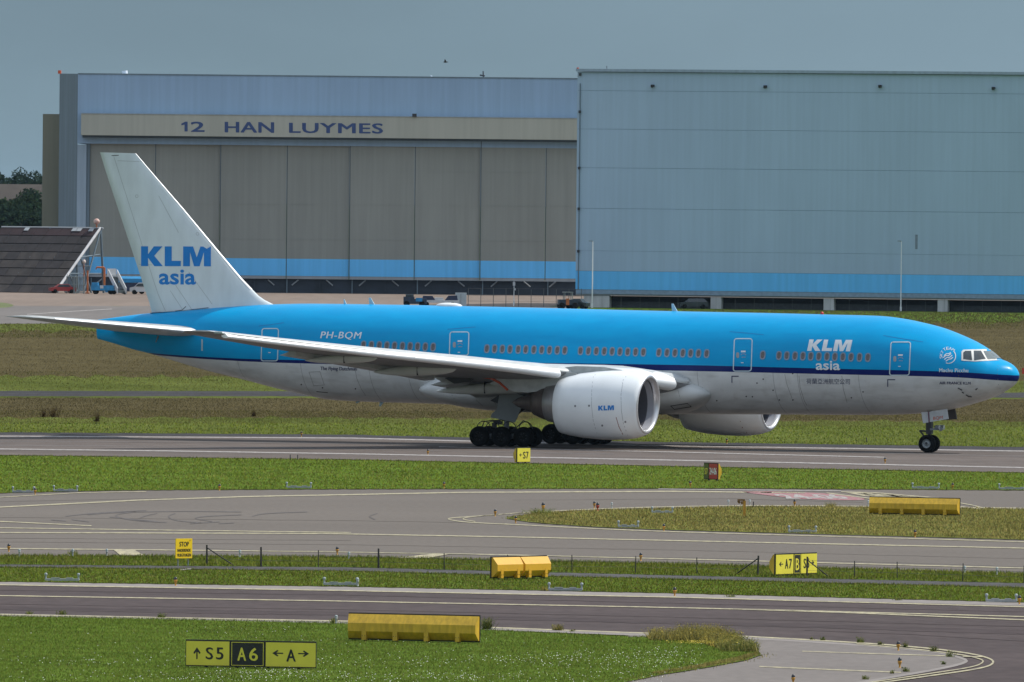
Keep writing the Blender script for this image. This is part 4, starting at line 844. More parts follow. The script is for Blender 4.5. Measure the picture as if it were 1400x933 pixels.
for sgn in (1, -1):
    yc = 5.49 * sgn; q = MB(); q.tube((31.5, yc, 4.3), (31.75, yc, 2.0), .26, .24, 16); q.tube((31.75, yc, 2.1), (31.8, yc, .75), .17, .16, 14)
    q.tube((30.2, yc, .66), (33.4, yc, .60), .16, .16, 12)
    gear = q.build('main_gear', P_strut, plane)
    for ax in (-1.47, 0, 1.47):
        for s_ in (-.70, .70): wheel(WM, RMM, (31.8 + ax, yc + s_, .62), gear).parent = plane
        q = MB(); q.tube((31.8 + ax, yc - .7, .62), (31.8 + ax, yc + .7, .62), .11, .11, 10); q.build('axle', P_strut, gear)
    q = MB(); q.tube((29.5, yc - sgn * .6, 3.3), (31.7, yc, 1.6), .09, .09, 10); q.tube((29.0, yc - sgn * 1.2, 3.6), (31.6, yc, 1.9), .07, .07, 8); q.build('drag_brace', P_black, gear)
    q = MB(); q.tube((32.0, yc, 1.75), (32.7, yc, 1.35), .06); q.tube((32.7, yc, 1.35), (32.1, yc, .85), .06); q.build('torsion_link', P_strut, gear)
    q = MB()
    for cx_ in (-1.45, -.35, .75, 1.35):
        pts = [(31.8 + cx_ + .45 * math.cos(a), yc + .35 * sgn, 1.12 + .42 * math.sin(a)) for a in np.linspace(0, PI, 8)]; q.path(pts, .028, 5)
    q.path([(33.3, yc + .3, 1.15), (33.15, yc + .3, 1.5), (32.7, yc + .3, 1.58), (32.0, yc + .2, 1.62), (31.7, yc, 1.5)], .03, 5); q.path([(31.3, yc + .3, 1.0), (30.9, yc + .3, 1.25), (30.55, yc + .3, 1.6), (30.2, yc + .3, 1.5), (30.0, yc + .3, 1.2)], .035, 5)
    q.box((32.35, yc, 1.45), (.5, .3, .22)); q.box((32.55, yc + .1, 1.3), (.2, .3, .3)); q.build('brake_hoses', P_black, gear)
    if sgn == 1:
        slab('gear_door', [(684, 533), (703, 537.5), (719.5, 542.5), (712, 560), (704, 578), (690, 574.5), (671, 571), (672.5, 566), (679.5, 560)], 6.05, .07, P_gear, gear)
        slab('gear_well_fairing', [(672, 548), (690, 536), (728, 541), (745, 545), (745, 553), (722, 556), (700, 559)], 4.6, .4, P_black, plane)
    else: slab('gear_door', [(750 + 34, 533), (803, 537.5), (819.5, 542.5), (812, 560), (804, 578), (771, 571)], -6.05, .07, P_gear, gear)
q = MB(); q.box((6.14, 0, 1.62), (.34, .34, 1.0)); q.tube((6.14, 0, 2.6), (6.14, 0, 1.1), .17, .15, 14); q.tube((6.14, 0, 1.3), (6.14, 0, .6), .095, .09, 12); q.tube((6.14, -.5, .56), (6.14, .5, .56), .08, .08, 10)
ng = q.build('nose_gear', P_black, plane)
for s_ in (-.30, .30): wheel(WN, RN, (6.14, s_ * 1.15, .54), ng).parent = plane
q = MB(); q.path([(6.3, 0, 1.28), (6.78, 0, 1.32), (6.45, 0, .95), (6.25, 0, .72)], .055, 8); q.build('torsion_link', P_black, ng)
q = MB(); q.tube((6.14, 0, 1.0), (6.14, 0, .7), .10, .10, 12); q.build('piston', mat('chromed piston', (.7, .7, .7), .2, metal=.9), ng)
q = MB(); q.box((5.7, 0, 1.42), (.5, .8, .12)); q.tube((5.4, 0, 1.42), (5.3, .35, 1.46), .13, .13, 10)
for s_ in (-.35, .35): q.tube((5.62, s_, 1.56), (5.36, s_, 1.53), .12, .15, 12)
q.build('taxi_light', P_strut, ng)
q = MB()
for s_ in (-.35, .35): q.tube((5.36, s_, 1.53), (5.33, s_, 1.53), .14, .14, 12)
q.build('lamp_lens', mat('lamp glass', (.6, .62, .62), .1), ng)
slab('nose_gear_door', [(1259.6, 563.6), (1268.5, 563.2), (1269.8, 577.6), (1262.2, 579.2)], .95, .05, mat('gear door white', (.50, .52, .53), .5), plane)
dn = slab('nose_gear_door', [(1269.6, 563.2), (1295.2, 559.2), (1297, 573), (1270.8, 577.4)], .95, .05, MAT['gear door white'], plane)
slab('nose_gear_door', [(1285, 559), (1306, 558.8), (1308.6, 573.4), (1290, 574.6)], -.7, .05, mat('gear door inside', (.09, .08, .08), .6), plane)
slab('door_edge', [(1268.9, 563.4), (1270.2, 563.2), (1271, 577.6), (1269.6, 577.9)], 1.0, .03, mat('dark red edge', (.14, .04, .07), .6), dn)
be = bvh_of(dn); decal('fleet_code_lettering', dn, be, text2d('BQM', .0), (1276, 570.2, 1289, 575.2), P_orange, .02, slope=-.12)
# ------------------------------------------------------------------ hangars
def clad(name, c, var=.07, streak=.10, sx_=1.6):
    return mat(name, c, .65, var=var, scale=(.12, .12, .05), spec=.3, two=streak, s2=(sx_, sx_, .06))
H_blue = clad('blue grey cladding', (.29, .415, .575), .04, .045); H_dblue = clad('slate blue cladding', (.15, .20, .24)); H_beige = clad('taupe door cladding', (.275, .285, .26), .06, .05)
H_fas = clad('sand fascia cladding', (.42, .42, .36), .05, .04); H_str = clad('sky blue stripe cladding', (.14, .53, .95), .05, .05); H_dark = mat('dark door base', (.022, .032, .05), .6, var=.3, scale=(.3, .3, .3))
H_sill = clad('grey sill cladding', (.32, .34, .36), .06, .06); H_let = mat('navy sign letters', (.03, .065, .19), .5); H_pil = mat('concrete pillar', (.52, .52, .53), .8, var=.1, scale=(.5, .5, .3), two=.08, s2=(2, 2, .3)); H_B = clad('pale blue cladding', (.375, .50, .63), .04, .03, 2.0)
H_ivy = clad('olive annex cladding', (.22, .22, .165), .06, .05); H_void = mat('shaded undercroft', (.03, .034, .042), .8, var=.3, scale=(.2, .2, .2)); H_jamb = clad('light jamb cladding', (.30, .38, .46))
H_shade = mat('joint and soffit shade', (.05, .07, .09), .8)
# left hangar stands square to the view
A0 = gnd(784, 404.8); A0.z = 0
hA = empty('hangar', A0, 0, 'wide hangar with taupe sliding doors under a sand coloured band reading 12 HAN LUYMES', 'hangar')
def fa(u, v, dy=0.0):
    r = ray(u, v); t = (A0.y + dy - CAM.y) / r.y; p = CAM + r * t; return p.x - A0.x, p.z
def fbox(name, px_, y0, y1, material, parent, f=fa, zb=None):
    """box whose front outline reads as the pixel corners (TL, TR, BR, BL) at depth y0"""
    pl = [(f(u, 270, y0)[0], f(u, v, y0)[1]) for u, v in px_]; zt = (pl[0][1] + pl[1][1]) / 2; zb_ = (pl[2][1] + pl[3][1]) / 2; pl = [(pl[0][0], zt), (pl[1][0], zt), (pl[1][0], zb_), (pl[0][0], zb_)]
    if zb is not None: pl[2] = (pl[2][0], zb); pl[3] = (pl[3][0], zb)
    q = MB(); q.prism(pl, y0, y1); return q.build(name, material, parent)
fbox('upper_wall', [(105, 101), (840, 108.2), (840, 200), (105, 200)], .9, 70, H_blue, hA)
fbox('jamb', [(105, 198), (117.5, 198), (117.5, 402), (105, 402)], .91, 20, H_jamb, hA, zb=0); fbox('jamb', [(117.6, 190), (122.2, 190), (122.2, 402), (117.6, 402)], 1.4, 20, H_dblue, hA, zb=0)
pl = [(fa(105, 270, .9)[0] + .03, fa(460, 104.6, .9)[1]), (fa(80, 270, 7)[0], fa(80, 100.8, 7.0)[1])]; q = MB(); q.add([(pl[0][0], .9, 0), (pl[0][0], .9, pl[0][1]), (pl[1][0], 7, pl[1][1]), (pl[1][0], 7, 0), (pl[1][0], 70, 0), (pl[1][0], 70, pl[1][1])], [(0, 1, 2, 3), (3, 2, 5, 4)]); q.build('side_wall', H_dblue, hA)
an = fbox('annex', [(57.5, 156), (84, 156.3), (84, 402), (57.5, 402)], 12, 60, H_ivy, hA, zb=0)
fbox('fascia', [(110, 155), (840, 162.6), (840, 192.2), (110, 185.0)], -1.2, .85, H_fas, hA)
fbox('fascia_flashing', [(110, 154.4), (840, 162.0), (840, 163.0), (110, 155.4)], -1.3, -1.1, H_jamb, hA); fbox('soffit_shade', [(112, 184.9), (840, 192.1), (840, 195.5), (112, 188.2)], -.7, 2.5, H_shade, hA)  # strip below the fascia coloured dark to stand in for its shadow
seams = [122.2, 212, 301, 392, 478, 567, 657, 746, 836]
for i in range(8):
    a, b = seams[i], seams[i + 1]; y = 1.9 - .32 * (i // 2) + .02 * (i % 2); sl = lambda x, v: v + .0069 * (x - 784)
    q = MB(); rows = [(194, 357.0, 0), (357.0, 380.4, 1), (380.4, 384.6, 2)]
    for va, vb, mi in rows:
        xa_, xb_ = fa(a + .35, 270, y)[0], fa(b - .35, 270, y)[0]; za_, zb_ = fa(500, sl(500, va), y)[1], fa(500, sl(500, vb), y)[1]; p = [(xa_, za_), (xb_, za_), (xb_, zb_), (xa_, zb_)]; q.prism(p, y + (.04 if mi == 2 else 0), y + .28, mi)
    dp = q.build('door_panel', [H_beige, H_str, H_sill], hA)
    for zz_ in (236, 282, 330): fbox('door_rail', [(a + .6, sl(a, zz_)), (b - .6, sl(b, zz_)), (b - .6, sl(b, zz_ + .7)), (a + .6, sl(a, zz_ + .7))], y - .03, y, H_beige, dp)
    fbox('door_edge', [(a - .2, sl(a, 190)), (a + .7, sl(a, 190)), (a + .7, sl(a, 384)), (a - .2, sl(a, 384))], y - .05, y + .6, H_shade, dp)  # strip coloured dark to stand in for the shade at the door joint
fbox('door_base', [(122, 379.8), (836, 384.8), (836, 405), (122, 400.3)], 2.4, 4, H_dark, hA, zb=0)
for i in range(17):
    u = 125 + i * 44.6; fbox('base_post', [(u, 380), (u + 1.6, 380), (u + 1.6, 404), (u, 404)], 1.9, 2.39, MAT['dark door base'] if i % 2 else H_dblue, hA, zb=0)
for i, u in enumerate((140, 178, 230, 268, 330, 366, 408, 446, 500, 536, 590, 626, 680, 716, 760)):
    p0 = fa(u, sl(u, 385.5), 2.0); p1 = fa(u + (9 if i % 2 else -9), sl(u, 393), 2.0); q = MB(); q.tube((p0[0], 2.1, p0[1]), (p1[0], 2.1, p1[1]), .12, .12, 5); q.build('base_strut', H_sill, hA)
def wall_text(s_, box, slope, parent, f=fa, y=-1.23, bold=.018):
    vs, fs = text2d(s_, 0, 0, 1, 1.06); q = MB(); x0, y0, x1, y1 = box
    for k in range(5):                                             # heavy strokes: stacked cut-outs, each 4 mm proud of the last
        P_ = []
        for a, b_ in vs: u = x0 + a * (x1 - x0) + (k - 2) * .42; v = y1 - b_ * (y1 - y0) + slope * (u - x0) + (-.25, .25, 0, .25, -.25)[k]; X_, Z_ = f(u, v, y); P_.append((X_, y - .004 * k, Z_))
        q.add(P_, fs)
    return q.build('name_lettering', H_let, parent, fix=False)
wall_text('2', (261.5, 166.8, 279, 180.2), .01, hA)
q = MB(); q.add([(fa(248 + x * 8.5, 179.9 - z * 13.3, -1.23)[0], -1.24, fa(248 + x * 8.5, 179.9 - z * 13.3, -1.23)[1]) for x, z in ((.5, 0), (.5, .70), (.0, .62), (.0, .80), (.62, 1), (1, 1), (1, 0))], [tuple(range(7))]); q.build('name_lettering', H_let, hA, fix=False); wall_text('HAN', (308, 167.0, 374, 181.0), .01, hA); wall_text('LUYMES', (396, 168.2, 523, 181.8), .008, hA)
fbox('parapet_cap', [(105, 100.2), (840, 107.4), (840, 109.0), (105, 101.8)], .8, 3, H_dblue, hA)
fl = fbox('flood_light', [(562.5, 155.6), (568.5, 155.7), (568.5, 160), (562.5, 159.9)], -1.6, -1.2, P_dark, hA)
def px_tube(parent, name, a, b, r, y, material, f=fa):
    p0, p1 = f(*a, y), f(*b, y); q = MB(); q.tube((p0[0], y, p0[1]), (p1[0], y, p1[1]), r, r, 6); return q.build(name, material, parent)
an_ = px_tube(hA, 'roof_aerial', (660.5, 97.5), (660.8, 108), .10, 6, P_dark); px_tube(an_, 'aerial_arm', (656, 103), (663, 104), .12, 6, P_dark)
px_tube(hA, 'obstruction_light', (81.5, 96.5), (81.5, 101), .28, 7.2, P_orange); px_tube(hA, 'roof_dome', (170.5, 97), (171, 102), .45, 5, P_white); px_tube(hA, 'roof_vent', (588, 105), (590.4, 106.2), .25, 5, H_jamb)
# right hangar: nearer, with its own slight turn
B0 = gnd(785.5, 420.3); B0.z = 0; B1 = gnd(1400, 427.0); YAW = math.atan2(-16.0, 61.0)
hB = empty('hangar', B0, YAW, 'tall windowless pale blue hangar standing on short concrete pillars behind the nose', 'hangar')
BX = Vector((math.cos(YAW), math.sin(YAW), 0)); BY = Vector((-math.sin(YAW), math.cos(YAW), 0))
def fb(u, v, dy=0.0):
    r = ray(u, v); t = (B0 + BY * dy - CAM).dot(BY) / r.dot(BY); p = CAM + r * t - B0; return p.dot(BX), p.z
zs = lambda u, v: fb(u, v)[1]
XB1 = fb(1400, 300)[0] + 14
rowsB = [zs(790, 98.4), zs(790, 124), zs(790, 176.5), zs(790, 229.5), zs(790, 285), zs(790, 343), zs(790, 370.4), zs(790, 396.0)]
TOPB = zs(790, 94.6)
q = MB(); q.box(((XB1) / 2, 34.94, (TOPB - .4 + rowsB[-1] - .6) / 2), (XB1 - .2, 69, TOPB - .4 - rowsB[-1] + .6)); q.build('core_wall', mat('seam shadow blue', (.24, .33, .43), .8), hB)
for i in range(7):
    a, b = rowsB[i], rowsB[i + 1]; q = MB(); q.box(((XB1) / 2, 20.35, (a + b) / 2), (XB1, 39.9, a - b - (.06 if i not in (5,) else .02))); q.build('cladding_band', H_str if i == 6 else H_B, hB)
q = MB(); q.box((XB1 / 2, 20.2, (TOPB + rowsB[0]) / 2 + .04), (XB1 + .3, 40.4, TOPB - rowsB[0])); q.build('parapet', H_jamb, hB)
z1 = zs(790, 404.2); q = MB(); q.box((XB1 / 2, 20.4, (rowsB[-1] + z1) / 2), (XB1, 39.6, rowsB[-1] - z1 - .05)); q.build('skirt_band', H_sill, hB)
q = MB(); q.box((.42, .3, (TOPB + rowsB[-1]) / 2 - 1), (.10, .12, TOPB - rowsB[-1] - 2)); q.build('downpipe', H_dblue, hB)
for v in (102, 153, 230, 285.7, 343.8): q = MB(); q.box((.42, .18, zs(790, v)), (.30, .22, .36)); q.build('pipe_bracket', P_dark, hB)
for u, v in ((892, 117.6), (1046, 118.6), (1203, 118), (1358, 120.8)):
    x, z = fb(u, v); q = MB(); q.box((x, .1, z), (.42, .5, .34)); q.tube((x, -.3, z - .1), (x, -.05, z + .02), .2, .1, 8); q.build('wall_lamp', P_dark, hB)
for a, b in ((796.5, 831.5), (970, 984.5), (1124.5, 1138.6), (1280.5, 1294.2), (1437, 1451)):
    x0, x1 = fb(a, 400)[0], fb(b, 400)[0]; q = MB(); q.box(((x0 + x1) / 2, 1.3, (z1 - .02) / 2), (x1 - x0, 1.2, z1 - .02)); q.build('pillar', H_pil, hB)
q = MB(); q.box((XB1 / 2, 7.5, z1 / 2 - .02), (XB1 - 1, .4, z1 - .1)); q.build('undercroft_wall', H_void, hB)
q = MB(); q.box((fb(831, 400)[0] + 31, 2.6, .42), (64, .2, .85)); q.build('plinth', mat('dark plinth', (.055, .06, .068), .8, var=.2), hB)
st_ = mat('rust stain', (.19, .24, .29), .7); x, z = fb(1252, 331); q = MB(); q.box((x, .39, z), (.35, .01, 2.0)); q.build('stain', st_, hB)
px_tube(hB, 'obstruction_light', (790, 92.6), (790, 95.2), .18, 1, P_orange, fb); px_tube(hB, 'roof_aerial', (829.5, 90.4), (829.8, 95), .05, 4, P_dark, fb)
# ------------------------------------------------------------------ jet blast fence, left edge
c0 = gnd(74, 401.2); c0.z = .02; HD = Vector((-.85, .53, 0)); LV = Vector((.53, .85, 0)) * 12.25; s0 = F / (c0 - CAM).dot(fwd); TOPZ = 87 / s0 + .25
bf = empty('blast_fence', c0, 0, 'dark sloping jet blast fence of rusty brown panels at the left edge', 'blast fence')
def bp(a, b): return HD * a + LV * b + Vector((0, 0, TOPZ * b))
nrm = (LV + Vector((0, 0, TOPZ))).cross(HD).normalized()
if nrm.y > 0: nrm = -nrm
BR = [mat('rusty brown panel', (.020, .016, .017), .9, var=.3, scale=(.5, .5, .5), two=.2, s2=(1, 1, .2)), mat('worn grey brown panel', (.032, .026, .024), .9, var=.3, scale=(.5, .5, .5), two=.2, s2=(1, 1, .2)), mat('rust red panel', (.026, .012, .014), .9, var=.3, scale=(.5, .5, .5))]
cw_ = 2.25; nr = 8
for i in range(8):
    for j in range(nr):
        a0, a1, b0, b1 = i * cw_ + .03, (i + 1) * cw_ - .03, j / nr + .006, (j + 1) / nr - .006; q = MB(); o_ = nrm * random.uniform(0, .025)
        vs = [bp(a0, b0) + o_, bp(a1, b0) + o_, bp(a1, b1) + o_ * .5, bp(a0, b1) + o_ * .5]; q.add(vs + [p - nrm * .12 for p in vs], [(0, 1, 2, 3), (7, 6, 5, 4), (0, 4, 5, 1), (1, 5, 6, 2), (2, 6, 7, 3), (3, 7, 4, 0)])
        q.build('panel', BR[2] if j == nr - 1 else BR[0] if (j > 4 or random.random() < .4) else BR[1], bf)
q = MB(); q.add([bp(0, 0) - nrm * .3, bp(18, 0) - nrm * .3, bp(18, .99) - nrm * .3, bp(0, .99) - nrm * .3], [(0, 1, 2, 3)]); q.build('backing', P_dark, bf)
q = MB(); q.tube(bp(-.1, 0), bp(-.1, 1.0), .22, .22, 6); q.build('edge_beam', H_pil, bf); q = MB(); q.tube(bp(-.6, 1.0), bp(18, 1.0), .13, .13, 6); q.build('top_rail', H_sill, bf)
for a in (.8, 3.0, 3.9, 12.6): q = MB(); vs = [bp(a, .94), bp(a + .8, .94), bp(a + .8, .985), bp(a, .985)]; q.add([p + nrm * .15 for p in vs] + [p + nrm * .1 for p in vs], [(0, 1, 2, 3), (0, 4, 5, 1), (1, 5, 6, 2), (2, 6, 7, 3), (3, 7, 4, 0)]); q.build('pale_patch', H_sill, bf)
g1 = LV * 1.0 + Vector((0, 0, 0))
for a in (-.2, 4.5, 9):
    for b0, b1 in ((1.0, 1.08), (1.0, .62), (.55, .8), (.3, .5)):
        top = bp(a, min(1, b0)); foot = HD * a + LV * b1; q = MB(); q.tube(top, foot, .14, .14, 6); q.build('brace', H_dblue, bf)
q = MB(); q.tube(bp(-.2, .55), LV * 1.06 + Vector((0, 0, .6 * TOPZ)), .1, .1, 5); q.tube(bp(-.2, .3), LV * 1.07 + Vector((0, 0, .3 * TOPZ)), .1, .1, 5); q.tube(bp(-.2, .99), LV * 1.09, .14, .14, 5); q.build('brace', H_dblue, bf)
# ------------------------------------------------------------------ far trees, barn
def leaf_cloud(n, rad, seed, fl=.42):
    r_ = np.random.default_rng(seed); C_ = []
    nc = 26; cen = r_.normal(0, 1, (nc, 3)); cen /= np.linalg.norm(cen, axis=1)[:, None]; cen *= (r_.uniform(.25, .85, nc) ** .6)[:, None]; cen *= np.array(rad)
    k = r_.integers(0, nc, n); d = r_.normal(0, 1, (n, 3)); d /= np.linalg.norm(d, axis=1)[:, None]
    p = cen[k] + d * (r_.uniform(.5, 1, n) ** .5)[:, None] * (r_.uniform(.24, .42, nc)[k] * min(rad))[:, None]
    a = r_.normal(0, 1, (n, 3)); b = r_.normal(0, 1, (n, 3)); a /= np.linalg.norm(a, axis=1)[:, None]; b /= np.linalg.norm(b, axis=1)[:, None]
    return np.stack([p + a * fl, p - a * fl * .5 + b * fl * .8, p - a * fl * .5 - b * fl * .8], 1)
LF = [grass_mat('tree foliage dark', (.010, .024, .018), (.020, .040, .026), (.035, .055, .03), (.15, .15, .15)), grass_mat('tree foliage mid', (.014, .032, .020), (.025, .048, .026), (.045, .065, .032), (.15, .15, .15))]
BARK = mat('tree bark', (.07, .055, .045), .9, var=.2)
def tree(x, top, base_y, w, label, seed, group, k=0, n=5200):
    D = base_y; r = ray(x, top); t = (D - CAM.y) / r.y; p = CAM + r * t; hgt = p.z; root = empty('broadleaf_tree', (p.x, D, 0), 0, label, 'tree', group)
    q = MB(); q.tube((0, 0, 0), (.2, 0, hgt * .45), w * .05, w * .03, 8)
    for i in range(6):
        a = random.uniform(0, 2 * PI); q.tube((.15, 0, hgt * random.uniform(.25, .45)), (math.cos(a) * w * .3, math.sin(a) * w * .3, hgt * random.uniform(.55, .85)), w * .022, w * .008, 6)
    q.build('trunk', BARK, root)
    L = leaf_cloud(n, (w * .5, w * .5, hgt * .40), seed); L[:, :, 2] += hgt * .56; L[:, :, 2] = np.maximum(L[:, :, 2], .3)
    o = fast_tris('crown', L, LF[k], np.random.default_rng(seed).random(len(L)), root); o['kind'] = 'stuff'; return root
tg = 'trees far beyond the blast fence'
tree(4, 233, 3300, 17, 'tallest dark tree on the skyline, at the very left edge', 3, tg); tree(21, 232, 3320, 12.75, 'dark skyline tree second from the left edge above the brown field bank', 4, tg)
tree(37, 232, 3280, 14.45, 'pointed dark tree on the skyline between its two neighbours', 5, tg); tree(53, 232, 3310, 13.6, 'rightmost dark skyline tree, touching the olive hangar annex', 6, tg); tree(-14, 234, 3300, 15.3, 'dark skyline tree cut by the left picture edge', 12, tg); tree(66, 234, 3350, 15.3, 'skyline tree mostly hidden behind the olive annex', 13, tg)
tree(2, 259, 2500, 13.5, 'rounded bluish green tree at left edge below the brown bank', 7, tg, 1, 9000); tree(24, 263, 2450, 13.5, 'broad mid green tree in the middle just above the blast fence', 8, tg, 1, 9000)
tree(44, 262, 2480, 13.5, 'dark bushy tree just left of the olive annex, above the blast fence', 9, tg, 0, 9000); tree(-18, 263, 2460, 13.5, 'lower green tree cut by the left edge above the blast fence', 10, tg, 0, 6000); tree(60, 263, 2520, 13.5, 'green tree half hidden by the olive annex wall', 11, tg, 1, 6000); tree(13, 273, 2400, 10.5, 'smaller dark tree in front of the rounded one above the blast fence', 14, tg, 0, 7000); tree(36, 279, 2395, 10.5, 'smaller dark tree in front of the broad mid green one', 15, tg, 0, 7000)
mb = MB(); p0 = CAM + ray(-80, 251) * ((3000) / ray(-80, 251).y); p1 = CAM + ray(110, 253) * (3000 / ray(110, 253).y)
mb.add([(p0.x, 3000, p0.z), (p1.x, 3000, p1.z), (p1.x, 2985, 0), (p0.x, 2985, 0), (p0.x, 3060, p0.z), (p1.x, 3060, p1.z), (p1.x, 3075, 0), (p0.x, 3075, 0)], [(0, 1, 2, 3), (0, 4, 5, 1), (4, 7, 6, 5), (0, 3, 7, 4), (1, 5, 6, 2)]); tag(mb.build('embankment', mat('dry bank earth', (.085, .07, .062), .9, var=.15, scale=(.2, .2, .4))), kind='structure')
# ------------------------------------------------------------------ things parked by the hangars
C_cy = mat('equipment bright blue', (.015, .22, .46), .5, var=.15); C_or = mat('crane orange', (.42, .12, .03), .5, var=.15); C_red = mat('car red', (.32, .03, .03), .3, var=.1, coat=.5); C_wh = mat('vehicle white', (.55, .56, .57), .4, var=.08); C_gg = mat('galvanised grey', (.22, .25, .25), .55, var=.2, scale=(3, 3, 3), metal=.2)
def at(u, v): p = gnd(u, v); p.z = .02; return p
def wheels(parent, xs, y, r, w=.25):
    q0 = MB(); q0.lathe([(.01, -w / 2), (r * .55, -w / 2), (r, -w * .4), (r, w * .4), (r * .55, w / 2), (.01, w / 2)], 16, 'y'); me = q0.mesh('wheel', P_tyre)
    for x in xs:
        for s_ in (-1, 1): o = link('wheel', me, parent); o.location = (x, s_ * y, r)
# red car
r_ = empty('parked_car', at(85.5, 401.5), R(12), 'red car half hidden beneath the end of the blast fence', 'car'); q = MB(); q.loft([[(x, -.8 * k, z) for x, z, k in ((-2, .35, 1), (-2, .8, 1), (-1.2, .95, 1), (-.6, 1.4, .85), (.8, 1.42, .85), (1.3, .95, 1), (2, .85, 1), (2, .35, 1))], [(x, .8 * k, z) for x, z, k in ((-2, .35, 1), (-2, .8, 1), (-1.2, .95, 1), (-.6, 1.4, .85), (.8, 1.42, .85), (1.3, .95, 1), (2, .85, 1), (2, .35, 1))]], smooth=False); q.build('body', C_red, r_)
q = MB(); q.prism([(-1.05, .97), (-.6, 1.33), (.75, 1.35), (1.15, .97)], -.82, -.79); q.build('side_window', P_glass, r_); wheels(r_, (-1.25, 1.25), .72, .32)
# racks of ground equipment
for k, (u, v, lb) in enumerate(((98, 401.6, 'tall galvanised cage of rods beside the red car under the blast fence'), (108, 402, 'galvanised rack of pipes between the rod cage and the blue lift truck'))):
    r_ = empty('equipment_rack', at(u, v), R(8 * k), lb, 'rack', 'galvanised racks by the blast fence'); q = MB()
    for x in (-.75, .75):
        for y in (-.6, .6): q.tube((x, y, 0), (x, y, 2.6), .06, .06, 5)
    for z in (.15, 1.3, 2.5): q.box((0, 0, z), (1.6, 1.3, .08))
    q.build('frame', C_gg, r_)
    for i in range(7): q = MB(); x = -.6 + i * .2; q.tube((x, random.uniform(-.4, .4), .2), (x + random.uniform(-.1, .1), 0, 2.3 + random.random() * .6), .05, .05, 5); q.build('rod', C_gg, r_)
r_ = empty('marker_mast', at(114.5, 401.2), 0, 'slim mast with an orange and white ball lamp in front of the hangar stripe', 'mast'); q = MB(); q.tube((0, 0, 0), (0, 0, 4.6), .09, .07, 6); q.build('mast', C_or, r_); q = MB(); q.lathe([(.02, 4.4), (.25, 4.55), (.3, 4.75), (.2, 5), (.02, 5.1)], 10); q.build('ball', mat('ball white', (.6, .5, .45), .5), r_); q = MB(); q.tube((-1, 0, 4.1), (1.0, 0, 4.1), .06); q.build('crossarm', C_gg, r_)
r_ = empty('obstruction_beacon', HD * .6 + c0 + LV + Vector((0, 0, TOPZ)), 0, 'orange and white ball beacon on the top corner of the blast fence', 'beacon'); q = MB(); q.tube((0, 0, 0), (0, 0, .7), .12, .1, 6); q.build('stem', C_or, r_); q = MB(); q.lathe([(.02, .5), (.35, .65), (.5, .95), (.45, 1.2), (.2, 1.42), (.02, 1.45)], 14); q.build('ball', mat('beacon salmon', (.52, .24, .18), .5, c2=(.6, .5, .45), scale=(2, 2, 2)), r_)
# blue truck with orange crane arm
r_ = empty('lift_truck', at(141, 402.7), R(-6), 'bright blue low truck carrying an orange hooked crane arm', 'truck'); q = MB(); q.box((0, 0, .95), (3.4, 1.7, .75)); q.box((-1.2, 0, 1.5), (.9, 1.6, .5)); q.box((.9, -.4, .45), (1.0, .6, .35)); q.build('chassis', C_cy, r_); q = MB(); q.box((-.1, -.87, 1.1), (.5, .03, .45)); q.build('panel', C_wh, r_); wheels(r_, (-1.1, 1.2), .7, .36)
q = MB(); q.tube((.15, 0, 1.3), (.15, 0, 4.0), .17, .17, 8); q.tube((.15, 0, 4.0), (-1.0, 0, 4.05), .15, .12, 8); q.tube((-1.0, 0, 4.05), (-1.15, 0, 3.7), .1, .08, 6); q.build('crane_arm', C_or, r_)
r_ = empty('crane_post', at(119.5, 402), 0, 'short orange post standing among the galvanised racks', 'post'); q = MB(); q.tube((0, 0, 0), (0, 0, 3.5), .14, .12, 8); q.box((0, 0, .1), (.6, .6, .2)); q.build('post', C_or, r_)
# passenger stairs
r_ = empty('passenger_stairs', at(163.5, 402.9), R(0), 'white mobile boarding stairs beside the blue truck', 'boarding stairs'); hh = 3.7; dx = -1.5
for s_ in (-.65, .65):
    q = MB(); n1 = [(s_ + .35, -2.2, .1), (s_ + .35, -2.2, 1.0), (s_ + dx + .35, 1.5, hh), (s_ + dx + .35, 1.5, hh - .9)]; q.add(n1 + [(x + .12, y, z) for x, y, z in n1], [(0, 1, 2, 3), (7, 6, 5, 4), (0, 4, 5, 1), (1, 5, 6, 2), (2, 6, 7, 3), (3, 7, 4, 0)]); q.build('side_rail', C_wh, r_)
for i in range(14): t_ = i / 13; q = MB(); q.box((.41 + dx * t_, -2.1 + 3.6 * t_, .25 + (hh - 1.1) * t_), (1.2, .28, .06)); q.build('step', C_gg, r_)
q = MB(); q.box((-1.3, 1.9, 2.7), (1.5, 1.0, .1)); q.box((-1.9, 2.0, 3.3), (.1, 1, 1.1)); q.box((-1.3, 2.4, 3.3), (1.4, .08, 1.1)); q.build('platform', C_wh, r_); q = MB(); q.box((-.2, .5, .45), (1.6, 2.8, .35)); q.build('chassis', C_gg, r_); wheels(r_, (-.8, .8), 1.1, .3)
